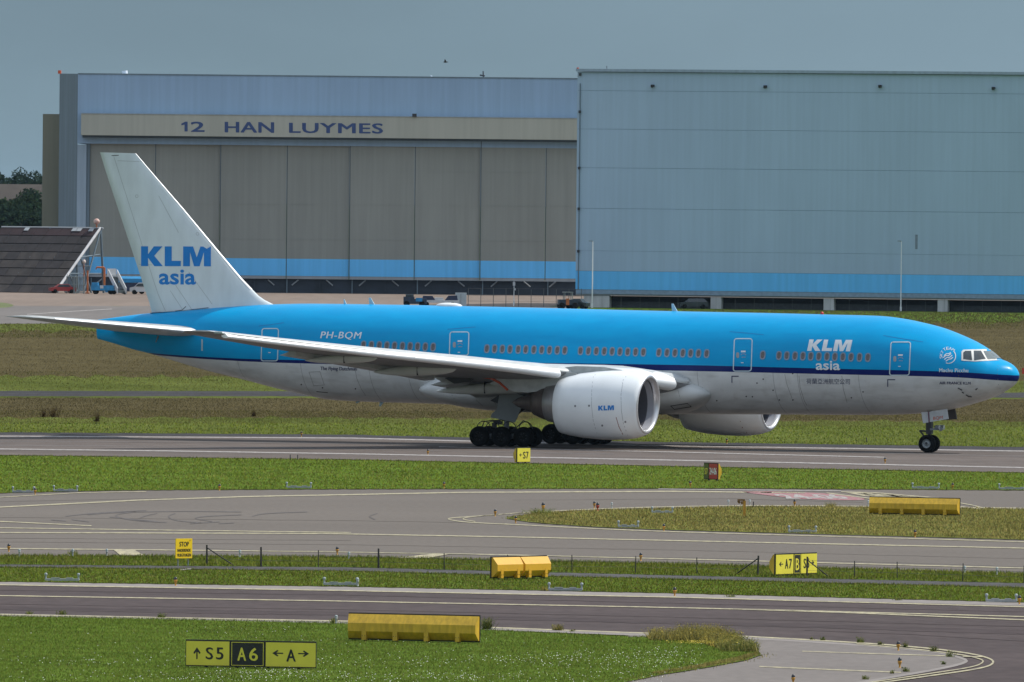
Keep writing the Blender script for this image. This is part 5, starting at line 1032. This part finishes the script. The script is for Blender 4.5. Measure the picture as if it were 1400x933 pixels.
# covered blue trailer and white car
r_ = empty('covered_trailer', at(181, 402.2), R(4), 'dark trailer under a bright blue cover right of the stairs', 'trailer'); q = MB(); q.loft([[(x, y, z) for y, z in ((-1.1, 1.7), (-1.1, 2.3), (-.6, 2.65), (.6, 2.65), (1.1, 2.3), (1.1, 1.7))] for x in (-2.1, -.7, .7, 2.1)], smooth=False); q.build('cover', C_cy, r_); q = MB(); q.box((0, 0, 1.1), (4.0, 2.0, 1.1)); q.build('body', mat('trailer dark navy', (.02, .03, .07), .6, var=.3), r_); wheels(r_, (-1.4, 1.4), .95, .38)
r_ = empty('parked_van', at(196, 402.9), R(-4), 'small white van nosing out behind the tail fin', 'van'); q = MB(); q.loft([[(x, y * k, z) for x, z, k in ((-2, .4, 1), (-2, 1.0, 1), (-1.3, 1.15, 1), (-.7, 1.75, .88), (2, 1.8, .88), (2, .4, 1))] for y in (-.85, .85)], smooth=False); q.build('body', C_wh, r_); q = MB(); q.prism([(-1.15, 1.18), (-.7, 1.62), (.3, 1.65), (.3, 1.18)], -.86, -.83); q.build('side_window', P_glass, r_); wheels(r_, (-1.3, 1.3), .78, .34)
r_ = empty('tow_tractor', at(210, 402.6), R(0), 'low dark blue baggage tractor mostly hidden behind the tail fin', 'tractor'); q = MB(); q.box((0, 0, .8), (2.6, 1.4, .8)); q.box((.5, 0, 1.5), (1.0, 1.2, .7)); q.build('body', C_cy, r_); wheels(r_, (-.8, .8), .6, .34)
# vehicles just over the fuselage
r_ = empty('aircraft_tug', at(566, 420), R(0), 'dark blue aircraft tug seen over the middle of the fuselage', 'tug'); q = MB(); q.box((-.7, 0, .9), (1.5, 1.8, 1.0)); q.box((.9, 0, .75), (1.7, 1.8, .7)); q.build('body', mat('tug dark blue', (.012, .03, .06), .5, var=.3), r_); q = MB(); q.box((-.6, 0, 1.45), (1.1, 1.7, .5)); q.build('cab_glass', P_glass, r_); q = MB(); q.box((.7, -.92, 1.0), (.9, .04, .5)); q.build('side_panel', C_cy, r_); wheels(r_, (-1, 1.1), .8, .42)
r_ = empty('flatbed_trailer', at(601, 420), R(0), 'long pale trailer with dark wedge loads between the tug and the white box', 'trailer'); q = MB(); q.box((0, 0, .75), (5.2, 1.8, .35)); q.prism([(-2.4, .93), (-2.3, 1.5), (-1.0, 1.5), (-.6, .93)], -.8, .8, 1); q.prism([(.7, .93), (1.2, 1.55), (2.4, 1.6), (2.5, .93)], -.8, .8, 1); q.box((-.1, 0, 1.1), (1.2, 1.5, .35)); q.build('deck', [C_wh, mat('load dark navy', (.02, .03, .07), .6, var=.2)], r_); wheels(r_, (-1.8, 1.8), .8, .35)
r_ = empty('box_container', at(630, 419.6), R(0), 'pale grey box container standing at the right end of the trailer', 'container'); q = MB(); q.box((0, 0, .98), (1.55, 1.5, 1.86)); q.build('shell', mat('container pale grey', (.40, .45, .47), .5, var=.06), r_); q = MB(); q.box((0, -.78, .98), (.06, .03, 1.6)); q.build('door_edge', C_gg, r_)
r_ = empty('service_tractor', at(776, 423), R(10), 'dark tractor with roll cage parked at the corner of the pale blue hangar', 'tractor'); q = MB(); q.box((0, 0, .95), (2.6, 1.5, .7)); q.build('body', mat('tractor navy', (.02, .035, .06), .5, var=.3), r_); q = MB()
for x in (-.5, .55):
    for y in (-.6, .6): q.tube((x, y, 1.2), (x, y, 2.3), .06, .06, 5)
q.box((0, 0, 2.3), (1.3, 1.4, .1)); q.build('roll_cage', C_gg, r_); q = MB(); q.box((-.15, -.78, 1.0), (.45, .05, .9)); q.build('side_panel', C_or, r_); wheels(r_, (-.9, .9), .7, .45)
r_ = empty('parked_car', at(789, 423), R(-20), 'dark car parked between the tractor and the first hangar pillar', 'car'); q = MB(); q.loft([[(x * .8, y * k, z) for x, z, k in ((-2, .35, 1), (-2, .8, 1), (-1.2, .95, 1), (-.6, 1.4, .85), (.8, 1.42, .85), (1.3, .95, 1), (2, .85, 1), (2, .35, 1))] for y in (-.8, .8)], smooth=False); q.build('body', mat('car dark', (.03, .04, .05), .3, coat=.5), r_); wheels(r_, (-1.0, 1.0), .72, .32)
r_ = empty('parked_car', at(948, 422.5), R(5), 'dark estate car parked in the shade between hangar pillars', 'car'); q = MB(); q.loft([[(x, y * k, z) for x, z, k in ((-2, .35, 1), (-2, .8, 1), (-1.2, .95, 1), (-.6, 1.4, .85), (1.4, 1.42, .85), (1.9, .95, 1), (2, .35, 1))] for y in (-.8, .8)], smooth=False); q.build('body', MAT['car dark'], r_); wheels(r_, (-1.3, 1.3), .72, .32)
# lamp posts
def lamp_post(u, vt, vb, label, r=.07, name='lamp_post'):
    p = at(u, vb); s_ = F / (p - CAM).dot(fwd); h = (vb - vt) / s_; o = empty(name, p, 0, label, 'lamp post', 'lamp posts by the hangars'); q = MB(); q.tube((0, 0, 0), (0, 0, h), r * 1.3, r * .8, 8); q.tube((0, 0, 0), (0, 0, .6), r * 1.9, r * 1.9, 8); q.build('pole', mat('pole galvanised pale', (.80, .82, .83), .5, var=.05), o)
    q = MB(); q.tube((0, 0, h), (-.35, 0, h + .06), .05, .05, 6); q.box((-.3, 0, h + .05), (.5, .22, .1)); q.build('lamp_head', P_strut, o); return o
lamp_post(809.6, 330.5, 421.5, 'slim pale lamp post before the first wide pillar of the pale blue hangar'); lamp_post(1231.5, 330.5, 425.8, 'slim pale lamp post standing above the forward door of the airliner'); 
lamp_post(702.5, 385, 419, 'short lamp post with two pale lamps before the dark door base', .05)
p = at(702.5, 419); q = MB(); q.box((0, 0, 3.1), (.35, .3, .5)); q.box((.1, 0, 2.35), (.3, .3, .3)); o = q.build('light_fitting', C_wh); o.location = p; tag(o, 'cluster of pale light boxes on the short lamp post', 'light')
# ------------------------------------------------------------------ fences
def fence(name, label, posts, rails, h, r, braces=(), thick=(), mt=None, wire=.006, group=None):
    o = empty(name, gnd(*posts[0]), 0, label, 'fence', group); b = Vector(o.location); mt = mt or P_dark; P_ = [gnd(u, v) - b for u, v in posts]; me_ = {}
    for i, p in enumerate(P_):
        k = 1.9 if i in thick else 1.0; hh_ = h * (1.12 if i in thick else random.uniform(.94, 1.02))
        q = MB(); q.tube((0, 0, -.1), (random.uniform(-.02, .02), 0, hh_), r * k, r * k * .9, 7); w = q.build('post', mt, o); w.location = p
    for (i, u, v) in braces: q = MB(); q.tube(P_[i] + Vector((0, 0, h * .95)), gnd(u, v) - b, r * 1.2, r * 1.2, 6); q.build('brace', mt, o)
    for z in rails:
        q = MB()
        for a, c in zip(P_[:-1], P_[1:]): q.tube(a + Vector((0, 0, h * z)), c + Vector((0, 0, h * z)), wire, wire, 4, cap=False)
        q.build('wire', mat('fence wire', (.12, .12, .12), .5), o)
    return o
PO = mat('dark timber post', (.035, .032, .03), .8, var=.2)
fence('wire_fence', 'low wire fence with thin dark posts from the stop board to the A7 sign', [(283, 772), (357, 775), (435, 776), (517.5, 777), (607.5, 779.5), (694, 782), (782, 783), (868.7, 784), (953, 785.5), (1036, 787)], (.35, .65, .92), .72, .022, [(0, 320, 773.5), (9, 1005, 786)], (0, 1, 3, 9), PO)
fence('wire_fence', 'low wire fence starting in front of the A7 sign and running off to the right', [(1103, 788.5), (1168.4, 790.5), (1226.7, 792), (1316, 795), (1400, 798), (1480, 801)], (.35, .65, .92), .72, .022, [(0, 1134, 789.5)], (0,), PO)
fence('security_fence', 'tall thin mesh fence seen above the fuselage in front of the taupe hangar doors', [(640 + i * 17.2, 419.5 + i * .15) for i in range(10)], (.3, .6, .98), 2.6, .045, mt=mat('fence post grey', (.10, .11, .11), .7), wire=.02)
fence('security_fence', 'tall thin mesh fence running in front of the pale blue hangar pillars', [(797 + i * 26, 422.0 + i * .26) for i in range(25)], (.98,), 1.9, .016, mt=MAT['fence post grey'], wire=.006)
# ------------------------------------------------------------------ guidance signs
S_yel = mat('sign face yellow', (.74, .64, .06), .45, var=.05, scale=(2, 2, 2)); S_blk = mat('sign black', (.015, .015, .013), .5); S_red = mat('sign face red', (.42, .045, .03), .45, var=.06); S_case = mat('sign casing yellow', (.60, .37, .025), .5, var=.12, scale=(1.5, 1.5, 2.5), two=.13, s2=(9, 9, 1.5)); S_case2 = mat('sign casing amber', (.66, .36, .02), .45, var=.06, scale=(3, 3, 3)); S_wht = mat('sign white', (.7, .7, .66), .5); S_grn = mat('sign olive dark', (.10, .11, .015), .5)
MATS = {'y': S_yel, 'k': S_blk, 'r': S_red, 'w': S_wht, 'g': S_grn}
def arrow(d):
    a = [(0, .42), (0, .58), (.62, .58), (.42, .82), (.54, .92), (1, .5), (.54, .08), (.42, .18), (.62, .42)]
    b = [(x, y) for x, y in a]
    if d == '>': v = b
    elif d == '<': v = [(1 - x, y) for x, y in b]
    else: v = [(y, x) for x, y in b]
    return v, [tuple(range(len(v)))]
def sign(px0, px1, vb, rz, h, panels, label, cat='sign', group=None, legs=.07, back=False, units=1, depth=.30, case=None, bolts=True):
    """px0..px1: where the sign reads in the photograph, rz its turn; panels: (from, to, face, ink, [(text, x, y, w, h)])"""
    um = (px0 + px1) / 2; p = gnd(um, vb); s_ = F / (p - CAM).dot(fwd); w = (px1 - px0) / s_ / abs(math.cos(rz)) - (.0 if abs(rz) < .6 else .02)
    o = empty('taxiway_sign', p, rz + (PI if back else 0), label, cat, group); q = MB(); case = case or S_case
    for u_ in range(units):
        a = -w / 2 + w * u_ / units + .02; b = -w / 2 + w * (u_ + 1) / units - .02
        prof = [(.03, legs + .03), (.03, legs + h - .03), (.09, legs + h - .02), (depth, legs + h * .64), (depth, legs + h * .33), (.10, legs + .05)]
        n = len(prof); e_ = .05; vs = [(a + (e_ if y > .2 else 0), y, z) for y, z in prof] + [(b - (e_ if y > .2 else 0), y, z) for y, z in prof]
        q = MB(); q.add(vs, [tuple(range(n)), tuple(range(2 * n - 1, n - 1, -1))] + [((i + 1) % n, i, n + i, n + (i + 1) % n) for i in range(n)]); cs = q.build('casing', case, o)
        k = 4 if units == 1 and w > 3 else 2
        for i in range(k):
            x = a + (b - a) * ((i + .62) / (k + .18) if k == 4 else (.2, .8)[i]); q = MB(); q.box((x, depth - .075, legs + h * .21), (.16 if w > 3 else .12, .17, h * .42)); q.build('bracket', case, o)
            q = MB(); q.tube((x, .12, -.03), (x, .12, legs + .04), .07, .05, 8); q.build('foot', S_blk, o)
            if bolts and back:
                for dx in (-.045, .045): q = MB(); q.tube((x + dx, depth + .008, legs + h * .16), (x + dx, depth + .02, legs + h * .16), .014, .014, 6); q.build('bolt', S_blk, o)
    q = MB(); q.box((0, 0, legs + h / 2 + .006), (w, .06, h + .03)); fr_ = q.build('frame', S_blk, o)
    for i in range(2 if abs(rz) > .6 and not panels else 0): pass
    for a, b, face, ink, glyphs in panels:
        xa, xb = -w / 2 + w * a + .025, -w / 2 + w * b - .015; q = MB(); q.box(((xa + xb) / 2, -.034, legs + h / 2), (xb - xa, .02, h - .055)); pn = q.build('face_panel', MATS[face], o)
        if face == 'k':
            for z0 in (.045, h - .045): q = MB(); q.box(((xa + xb) / 2, -.046, legs + z0), (xb - xa - .02, .006, .018)); q.build('border', S_yel, pn)
            for x0 in (xa + .02, xb - .02): q = MB(); q.box((x0, -.0475, legs + h / 2), (.018, .006, h - .10)); q.build('border', S_yel, pn)
        for tx, gx, gy, gw, gh in glyphs:
            vs, fs = arrow(tx) if tx in '<>^' else text2d(tx, .0, 0, 1); q = MB(); W_ = xb - xa
            for kk in range(1 if tx in '<>^' else 3): q.add([(xa + W_ * (gx + gw * u) + (0, -.011, .011)[kk], -.047 - .003 * kk, legs + h * (gy + gh * v) + (0, .005, -.005)[kk]) for u, v in vs], fs)
            q.build('arrow' if tx in '<>^' else 'lettering', MATS[ink], pn, fix=False)
    return o
sign(253.3, 432.5, 915, R(-12), .83, [(0, .34, 'y', 'k', [('^', .15, .27, .20, .46), ('S', .46, .27, .16, .46), ('5', .70, .27, .16, .46)]), (.345, .605, 'k', 'y', [('A', .20, .24, .25, .50), ('6', .56, .24, .25, .50)]), (.61, 1, 'y', 'k', [('<', .13, .40, .22, .30), ('A', .42, .24, .18, .46), ('>', .65, .40, .22, .30)])], 'nearest long taxiway sign on the foreground lawn reading S5, A6 and A with arrows', group=None)
sign(1058, 1117, 787.6, R(58), .84, [(0, .43, 'y', 'k', [('<', .17, .36, .24, .30), ('A', .52, .29, .17, .46), ('7', .75, .29, .15, .46)]), (.435, .60, 'k', 'y', [('B', .25, .20, .5, .56)]), (.605, 1, 'y', 'k', [('S', .16, .28, .14, .46), ('5', .36, .28, .14, .46), ('>', .58, .38, .25, .30)])], 'bright yellow sign seen at an angle reading A7, B and S behind the fence post')
sign(706, 724.5, 634, R(50), .84, [(0, 1, 'y', 'k', [('<', .14, .38, .24, .26), ('S', .44, .26, .18, .46), ('7', .68, .26, .17, .46)])], 'small square yellow S7 sign on the taxiway edge beneath the main wheels')
sign(962.8, 981.6, 657.4, R(-52), .88, [(0, .36, 'g', 'y', [('S', .2, .3, .25, .38), ('7', .55, .3, .25, .38)]), (.37, 1, 'r', 'w', [('24-06', .08, .30, .84, .42)])], 'small red and dark sign reading 24-06 on the bright grass strip')
bg_ = 'yellow sign boxes seen from behind'
sign(476.5, 656.5, 879, R(-20), .90, [], 'long yellow back of a sign box on the foreground lawn', back=True, group=bg_)
sign(1189.5, 1312, 705.6, R(-20), .82, [], 'long yellow sign box back on the grass island, at the right', back=True, group=bg_)
sign(670.5, 747, 792, R(52), .84, [], 'amber sign box back in two halves beside the service road', back=True, units=2, group=bg_, case=S_case2)
# stop board
p = gnd(251, 774.5); s_ = F / (p - CAM).dot(fwd); o = empty('stop_board', p, R(40), 'bright yellow stop warning board on two grey legs beside the service road', 'sign'); W_ = 22 / s_ / .766; Hh = 27 / s_; z0 = 11 / s_
q = MB(); q.box((0, 0, z0 + Hh / 2), (W_, .04, Hh)); bd = q.build('board', mat('board yellow orange', (.88, .60, .01), .45, var=.04), o)
for s2_ in (-.31, .31): q = MB(); q.tube((s2_ * W_, .04, -.1), (s2_ * W_, .04, z0 + Hh * .8), .025, .025, 8); q.build('leg', C_gg, o)
for tx, x, z, w, h in (('STOP', -.28, .60, .56, .24), ('NADERENDE', -.40, .33, .80, .15), ('VLIEGTUIGEN', -.42, .09, .84, .15)):
    vs, fs = text2d(tx, .0, 0, 1); q = MB(); [q.add([(W_ * (x + u * w) + (-.005, .005)[kk], -.026 - .003 * kk, z0 + Hh * (z + v * h)) for u, v in vs], fs) for kk in (0, 1)]; q.build('lettering', S_blk, bd, fix=False)
q = MB(); q.box((.36 * W_, -.024, z0 + Hh * .91), (.03, .008, .05)); q.build('bolt', C_or, bd)
p = gnd(1400.5, 530); o = empty('warning_board', p, 0, 'red board cut by the right picture edge beyond the nose', 'sign'); s_ = F / (p - CAM).dot(fwd); q = MB(); q.box((0, 0, 22.5 / s_), (7 / s_, .05, 8 / s_)); q.build('board', mat('warning red', (.55, .05, .03), .5), o); q = MB(); q.tube((0, .05, 0), (0, .05, 24 / s_), .04, .04, 6); q.build('post', C_gg, o)
# ------------------------------------------------------------------ edge lights
EO = mat('edge light amber', (.50, .25, .03), .5, var=.15, scale=(9, 9, 9)); EK = mat('edge light dark cap', (.02, .02, .025), .3); EW = mat('fitting pale blue grey', (.34, .355, .35), .6, var=.12, scale=(5, 5, 5)); ER = mat('edge light red', (.40, .05, .03), .5)
def proto(parts):
    r_ = bpy.data.objects.new('edge_light', None)
    return r_
q = MB(); q.lathe([(.045, 0), (.03, .02), (.028, .10), (.05, .13), (.07, .20), (.072, .23), (.0, .23)], 12); m_body = q.mesh('body', EO); q = MB(); q.lathe([(.064, .225), (.066, .27), (.045, .325), (.01, .345)], 12); m_cap = q.mesh('lens', EK)
q = MB(); q.lathe([(.05, 0), (.035, .02), (.03, .14), (.045, .17), (.05, .22), (.0, .22)], 10); m_bodyw = q.mesh('body', EW); q = MB(); q.lathe([(.05, .22), (.058, .26), (.04, .30), (.01, .31)], 10); m_capw = q.mesh('lens', mat('clear lens blue grey', (.33, .37, .38), .5)); m_bodyr = m_body.copy(); m_bodyr.materials[0] = ER
q = MB(); q.lathe([(.03, 0), (.03, .3), (.0, .32)], 8); m_stub = q.mesh('body', PO)
first = {}
def edge_light(u, v, kind, where, k=1.0):
    p = gnd(u, v + (3 if v < 700 else 5) * 1.0); p.z = .015
    lab = {'o': 'amber edge light with dark lens, ', 'w': 'pale grey edge light, ', 'r': 'red edge light, ', 's': 'short dark marker stub, '}[kind] + where
    o = empty('edge_light', p, 0, lab, 'edge light', {'o': 'amber edge lights', 'w': 'pale edge lights', 'r': None, 's': 'dark marker stubs'}[kind]); o.scale = (k, k, k)
    link('body', {'o': m_body, 'w': m_bodyw, 'r': m_bodyr, 's': m_stub}[kind], o)
    if kind != 's': link('lens', m_capw if kind == 'w' else m_cap, o)
for a in [
 (48, 673.8, 'o', 'beside the light bar at far left'), (300, 668.3, 'o', 'on the bright strip edge left of centre'), (412, 594.6, 'o', 'on the dark shoulder behind the aft fuselage'), (12, 750, 'o', 'at far left above the fence line lawn'),
 (461, 754, 'o', 'between second and third fence posts'), (240, 796.5, 'o', 'on the dark taxiway edge below the stop board'), (585, 619.5, 'o', 'on the far taxiway left of the S7 sign'), (607, 665.3, 'o', 'on the bright strip edge below the near wheels'),
 (677, 701.5, 'o', 'left of the island tip on the bare asphalt'), (705, 711, 'o', 'right at the tip of the grass island'), (812.5, 692.5, 'o', 'just left of the red one'), (907.5, 722, 'o', 'on the near island edge right of the light bar'), (876, 762.5, 'o', 'above the fence right of the amber sign box'),
 (993.6, 604.3, 'o', 'on the dark shoulder below the far engine'), (1210, 631, 'o', 'on the far taxiway left of the nose wheels'), (943.6, 664, 'o', 'on the bright strip edge below the 24-06 sign'), (1302.4, 666.6, 'o', 'on the bright strip between two light bars at right'),
 (1086.3, 690, 'o', 'on the far island edge under the red marking'), (1251, 730.3, 'o', 'on the near island edge below the long yellow box'), (922.4, 810.8, 'o', 'on the dark taxiway edge below the fence'), (1393.6, 822, 'o', 'on the dark taxiway edge at the right picture edge')]: edge_light(*a)
for a in [(1228, 885.5, 'o', 'upper one on the rounded paved shoulder in the foreground', .95), (1230, 909, 'o', 'lower one on the rounded paved shoulder in the foreground', 1.0), (1084.4, 931, 'o', 'cut by the bottom picture edge on the paved shoulder', .9), (742.6, 697.0, 'o', 'larger and rounder near the island tip', 1.3)]: edge_light(*a)
edge_light(817, 696.2, 'r', 'on the far island edge beside an amber one', 1.2)
for a in [(26.5, 756.5, 'w', 'first from the left above the lawn edge'), (99.5, 756, 'w', 'in a weed tuft left of the yellow marking'), (146, 756, 'w', 'just left of the yellow bar marking'), (328, 757.5, 'w', 'behind the first span of the wire fence'), (477, 760, 'w', 'beside the fence just right of an amber light'), (836.4, 693, 'w', 'on the far island edge right of the red light'),
 (995.8, 689.4, 'w', 'left of the orange sensor post'), (1025, 689, 'w', 'right of the orange sensor post'), (1187, 690, 'w', 'at the left end of the long island box'), (1319, 779.5, 'w', 'beside the fence far right'), (1363, 781.4, 'w', 'last one on the right beyond the fence'), (459.5, 848.5, 'w', 'bright white one left of the near sign box'), (489, 797, 'w', 'at the right end of a light bar on the lawn')]: edge_light(*a)
for a in [(396.8, 626.5, 's', 'left of a pair on the far taxiway edge'), (407, 626.7, 's', 'right of a pair on the far taxiway edge'), (1184.7, 602.5, 's', 'on the far grass left of the nose wheels'), (1030, 692, 's', 'beside the orange sensor post')]: edge_light(*a)
# light bars: ground rail with an upright lamp at each end
def light_bar(u0, u1, v, where, up_=True, n=2):
    a, b = gnd(u0, v), gnd(u1, v + .01 * (u1 - u0)); a.z = b.z = .03; d = b - a; o = empty('light_bar', a, math.atan2(d.y, d.x), 'pale ground rail with upright lamps, ' + where, 'light bar', 'stop bar light rails'); L = d.length
    q = MB(); q.box((L / 2, 0, .05), (L, .22, .09)); q.box((L * .3, -.05, .11), (L * .25, .12, .05)); q.box((L * .72, -.02, .11), (L * .2, .14, .05)); q.build('rail', EW, o)
    for x in (0.02, L - .02)[:n]:
        q = MB(); q.lathe([(.05, 0), (.035, .03), (.035, .15), (.055, .17), (.06, .23), (.04, .26), (.0, .27)], 10, 'z', (x, 0, .05)); q.build('lamp', MAT['clear lens blue grey'] if x else EW, o)
for a in [(17, 47, 674.4, 'first at far left of the bright strip'), (73, 106, 672.8, 'second from left on the bright strip'), (391.5, 425.5, 668.2, 'on the bright strip below the near wing root'), (62, 108, 795.4, 'on the narrow lawn at far left'), (442.5, 489, 801.2, 'on the narrow lawn left of the amber sign box'), (845, 873, 722, 'on the near edge of the grass island'), (750, 796, 808.6, 'on the narrow lawn right of the amber sign box'),
          (891, 920, 702.4, 'inside the grass island on its left part'), (1078, 1116, 729, 'on the island below the sensor post'), (1247, 1284, 669, 'on the bright strip above the long yellow box'), (1365.6, 1412, 670, 'at the right edge of the bright strip'), (1348, 1390, 824, 'on the narrow lawn at the right edge')]: light_bar(*a)
# sensor post
p = gnd(1017.6, 706.5); s_ = F / (p - CAM).dot(fwd); o = empty('sensor_post', p, 0, 'orange sensor post with a bent head on the grass island', 'sensor post'); h = 22 / s_; q = MB(); q.box((0, 0, h / 2), (.13, .13, h)); q.build('post', EO, o); q = MB(); q.box((-.16, 0, h + .02), (.36, .16, .08)); q.tube((-.3, 0, h - .02), (-.22, 0, h - .14), .07, .05, 8); q.tube((-.12, -.05, h - .04), (-.1, -.05, h - .18), .06, .06, 8); q.build('sensor_head', mat('sensor brown', (.20, .10, .03), .6), o)
# ------------------------------------------------------------------ weeds and tall grass
W_a = grass_mat('weed leaves', (.07, .11, .03), (.11, .16, .04), (.30, .27, .07), (3, 3, 3)); W_b = grass_mat('tall grass straw', (.16, .17, .05), (.26, .24, .09), (.46, .36, .07), (2, .3, 2))
def weed(u, v, h, w, n, label, M=None, name='weed_plant'):
    p = gnd(u, v); P_ = rng.normal(0, w * .28, (n, 2)); hh_ = rng.uniform(.35, 1.0, n) * h; V = blades(P_, hh_, rng.uniform(.015, .035, n)); V[:, 2, :2] += rng.normal(0, w * .25, (n, 2)); s_ = rng.integers(0, n, n // 2)
    V2 = V[s_].copy(); c = V[s_][:, 2:3, :] * .8; V2 = c + rng.normal(0, .018, (len(s_), 3, 3)); o = fast_tris(name, np.concatenate([V, V2]), M or W_a, rng.random(n + len(s_))); o.location = (p.x, p.y, .02); return tag(o, label, 'weed', 'weeds along the pavement edges')
weed(665, 861.5, .52, .34, 190, 'tallest weed, right beside the long yellow sign box on the lawn'); weed(763, 863, .26, .26, 130, 'round yellowish weed on the lawn edge right of the tall one', W_b); weed(40, 841, .16, .2, 60, 'low weed on the lawn edge at far left'); weed(84, 841.5, .22, .3, 80, 'bushier weed second from left on the lawn edge'); weed(220, 845.5, .2, .3, 80, 'low weed on the lawn edge below the stop board'); weed(456, 852.5, .22, .3, 70, 'weed around the white light left of the yellow box')
weed(782, 864.5, .1, .2, 40, 'tiny weed just right of the round yellowish one'); weed(600, 806, .12, .3, 60, 'low weed tuft on the narrow lawn edge in the centre'); weed(745, 808, .18, .4, 90, 'dry tuft at the left end of a light bar on the narrow lawn', W_b); weed(1000, 817, .14, .3, 60, 'low dark tuft on the narrow lawn right of centre'); weed(1228, 821.5, .15, .3, 60, 'tuft with a pale flower on the narrow lawn at right'); weed(99, 759, .22, .35, 90, 'tuft round a pale light left of the yellow bar marking'); weed(240, 772.5, .14, .5, 90, 'dark tuft at the feet of the stop board'); weed(1136, 694, .3, .5, 120, 'dry bush on the far island edge below the red marking', W_b); weed(740, 702.5, .3, 1.1, 260, 'green mound of weeds near the tip of the grass island'); weed(700, 710, .15, .6, 90, 'small weed mound right at the island tip')
for u, v, h, lb in ((1110, 876, .1, 'farthest left small kerb weed'), (1125, 876.8, .16, 'small kerb weed second from left'), (1176, 880, .26, 'upright kerb weed above the painted shoulder line'), (1203, 882.8, .15, 'low kerb weed left of the upper amber light'), (1237, 886, .22, 'two pronged kerb weed right of the upper amber light'), (1277, 892, .24, 'leafy kerb weed right at the start of the curve'), (1298.5, 899, .28, 'thickest kerb weed at the tip of the shoulder'), (1290, 909.5, .12, 'small dark kerb weed below the thickest one'), (1238, 919.5, .18, 'dark weed at the end of the lower shoulder line'), (1220, 922, .12, 'tiny weed beside the lower shoulder line'), (1183, 930, .16, 'thin weed by the lower kerb near the bottom edge')):
    weed(u, v, h, h * .9, 55, lb)
for u, v, h, lb in ((73, 571, 1.1, 'tall dark dock plant in the dry meadow, larger of two at left'), (60, 571, .7, 'smaller dark dock plant left of the larger one at left'), (133, 577, .8, 'thin dark dock plant right of the pair in the dry meadow'), (347, 570, .6, 'thin dark dock plant in the dry meadow below the rear fuselage')):
    weed(u, v, h, h * .45, 90, lb, grass_mat('dock seed heads', (.05, .035, .015), (.07, .045, .02), (.09, .06, .03), (3, 3, 3)), 'dock_plant')
# clump of long flowering grass at the lawn's corner
tops = [(884, 12), (900, 15), (925, 20), (945, 27), (970, 26), (1000, 25), (1020, 19), (1036, 8)]; V = []
def clump(poly, n, hm, M, w=(.015, .035)):
    A = np.array([tuple(gnd(x, y)[:2]) for x, y in poly]); lo, hi = A.min(0), A.max(0); P_ = rng.uniform(lo, hi, (n * 14, 2)); P_ = P_[in_poly(P_, [tuple(a) for a in A])][:n]
    V = blades(P_, rng.uniform(.45, 1.1, len(P_)) * hm, rng.uniform(w[0], w[1], len(P_))); V[:, 2, 0] += rng.normal(.02, .07, len(P_)); h_ = V[:, 2:3, :] + rng.normal(0, .016, (len(V), 3, 3)); o = fast_tris('tall_grass', np.concatenate([V, h_]), M, rng.random(2 * len(V))); o.location.z = .02; return tag(o, kind='stuff')
clump([(886, 872), (1000, 874), (1016, 882), (1000, 890), (985, 889), (960, 881), (930, 878), (888, 877)], 4200, .36, W_b); clump([(925, 873), (990, 875), (985, 880), (930, 877)], 1600, .5, W_b); clump([(975, 878), (1030, 884), (1038, 893), (985, 892)], 2200, .28, grass_mat('tall grass green', (.09, .13, .03), (.17, .19, .05), (.36, .3, .1), (2, .3, 2)))
flw = mat('yellow flower heads', (.55, .42, .04), .7, var=.2); fl_ = []
for _ in range(420): x = random.gauss(947, 16); fl_.append(gnd(x, 875.5 + random.random() * 4, random.uniform(.32, .52)))
V = np.array([[list(p + Vector((random.gauss(0, .02), random.gauss(0, .02), random.gauss(0, .014)))) for _k in range(3)] for p in fl_]); tag(fast_tris('flower_heads', V, flw), kind='stuff')
for i, (u, v, r0, lb) in enumerate(((1003, 887.5, .09, 'larger pale stone lying in the tall grass at the lawn corner'), (1009, 885.8, .08, 'smaller pale stone just behind the larger one'), (910, 872, .08, 'pale stone at the left foot of the tall grass'))):
    bm = bmesh.new(); bmesh.ops.create_icosphere(bm, subdivisions=2, radius=r0)
    for vtx in bm.verts: vtx.co *= random.uniform(.85, 1.15); vtx.co.z *= .7
    me = bpy.data.meshes.new('stone'); bm.to_mesh(me); bm.free(); me.materials.append(mat('pale stone', (.45, .46, .47), .8)); o = link('stone', me); o.location = gnd(u, v) + Vector((0, 0, .12)); tag(o, lb, 'stone')
mk = MB(); mk.add([gnd(x, y, .03) for x, y in ((246, 779), (258, 777.4), (263, 777.2), (260, 778.6), (250, 779.6))], [(0, 1, 2, 3, 4)]); tag(mk.build('white_bar_marking', WL, fix=False), kind='structure')
# bird high above the roof line
p = CAM + ray(609, 85) * 1500; q = MB(); q.lathe([(.01, -.25), (.07, -.15), (.09, 0), (.05, .2), (.01, .35)], 8, 'x'); q.add([(-.1, .05, 0), (.12, .05, 0), (0, .6, .28), (-.12, .55, .28), (-.1, -.05, 0), (.12, -.05, 0), (0, -.6, .28), (-.12, -.55, .28)], [(0, 1, 2, 3), (7, 6, 5, 4)]); o = q.build('bird', P_dark, fix=False); o.location = p; tag(o, 'small dark bird flying in the sky above the left hangar', 'bird')

# ------------------------------------------------------------------ haze over the airfield
q = MB(); q.box((0, 9600, 22), (19000, 21200, 46)); M = bpy.data.materials.new('haze'); M.use_nodes = True; n = M.node_tree.nodes; n.clear()
o_ = n.new('ShaderNodeOutputMaterial'); pv = n.new('ShaderNodeVolumePrincipled'); pv.inputs['Density'].default_value = 1.0e-5; pv.inputs['Color'].default_value = (.55, .78, 1.0, 1); pv.inputs['Anisotropy'].default_value = .2
M.node_tree.links.new(pv.outputs[0], o_.inputs['Volume']); tag(q.build('haze', M), kind='stuff')
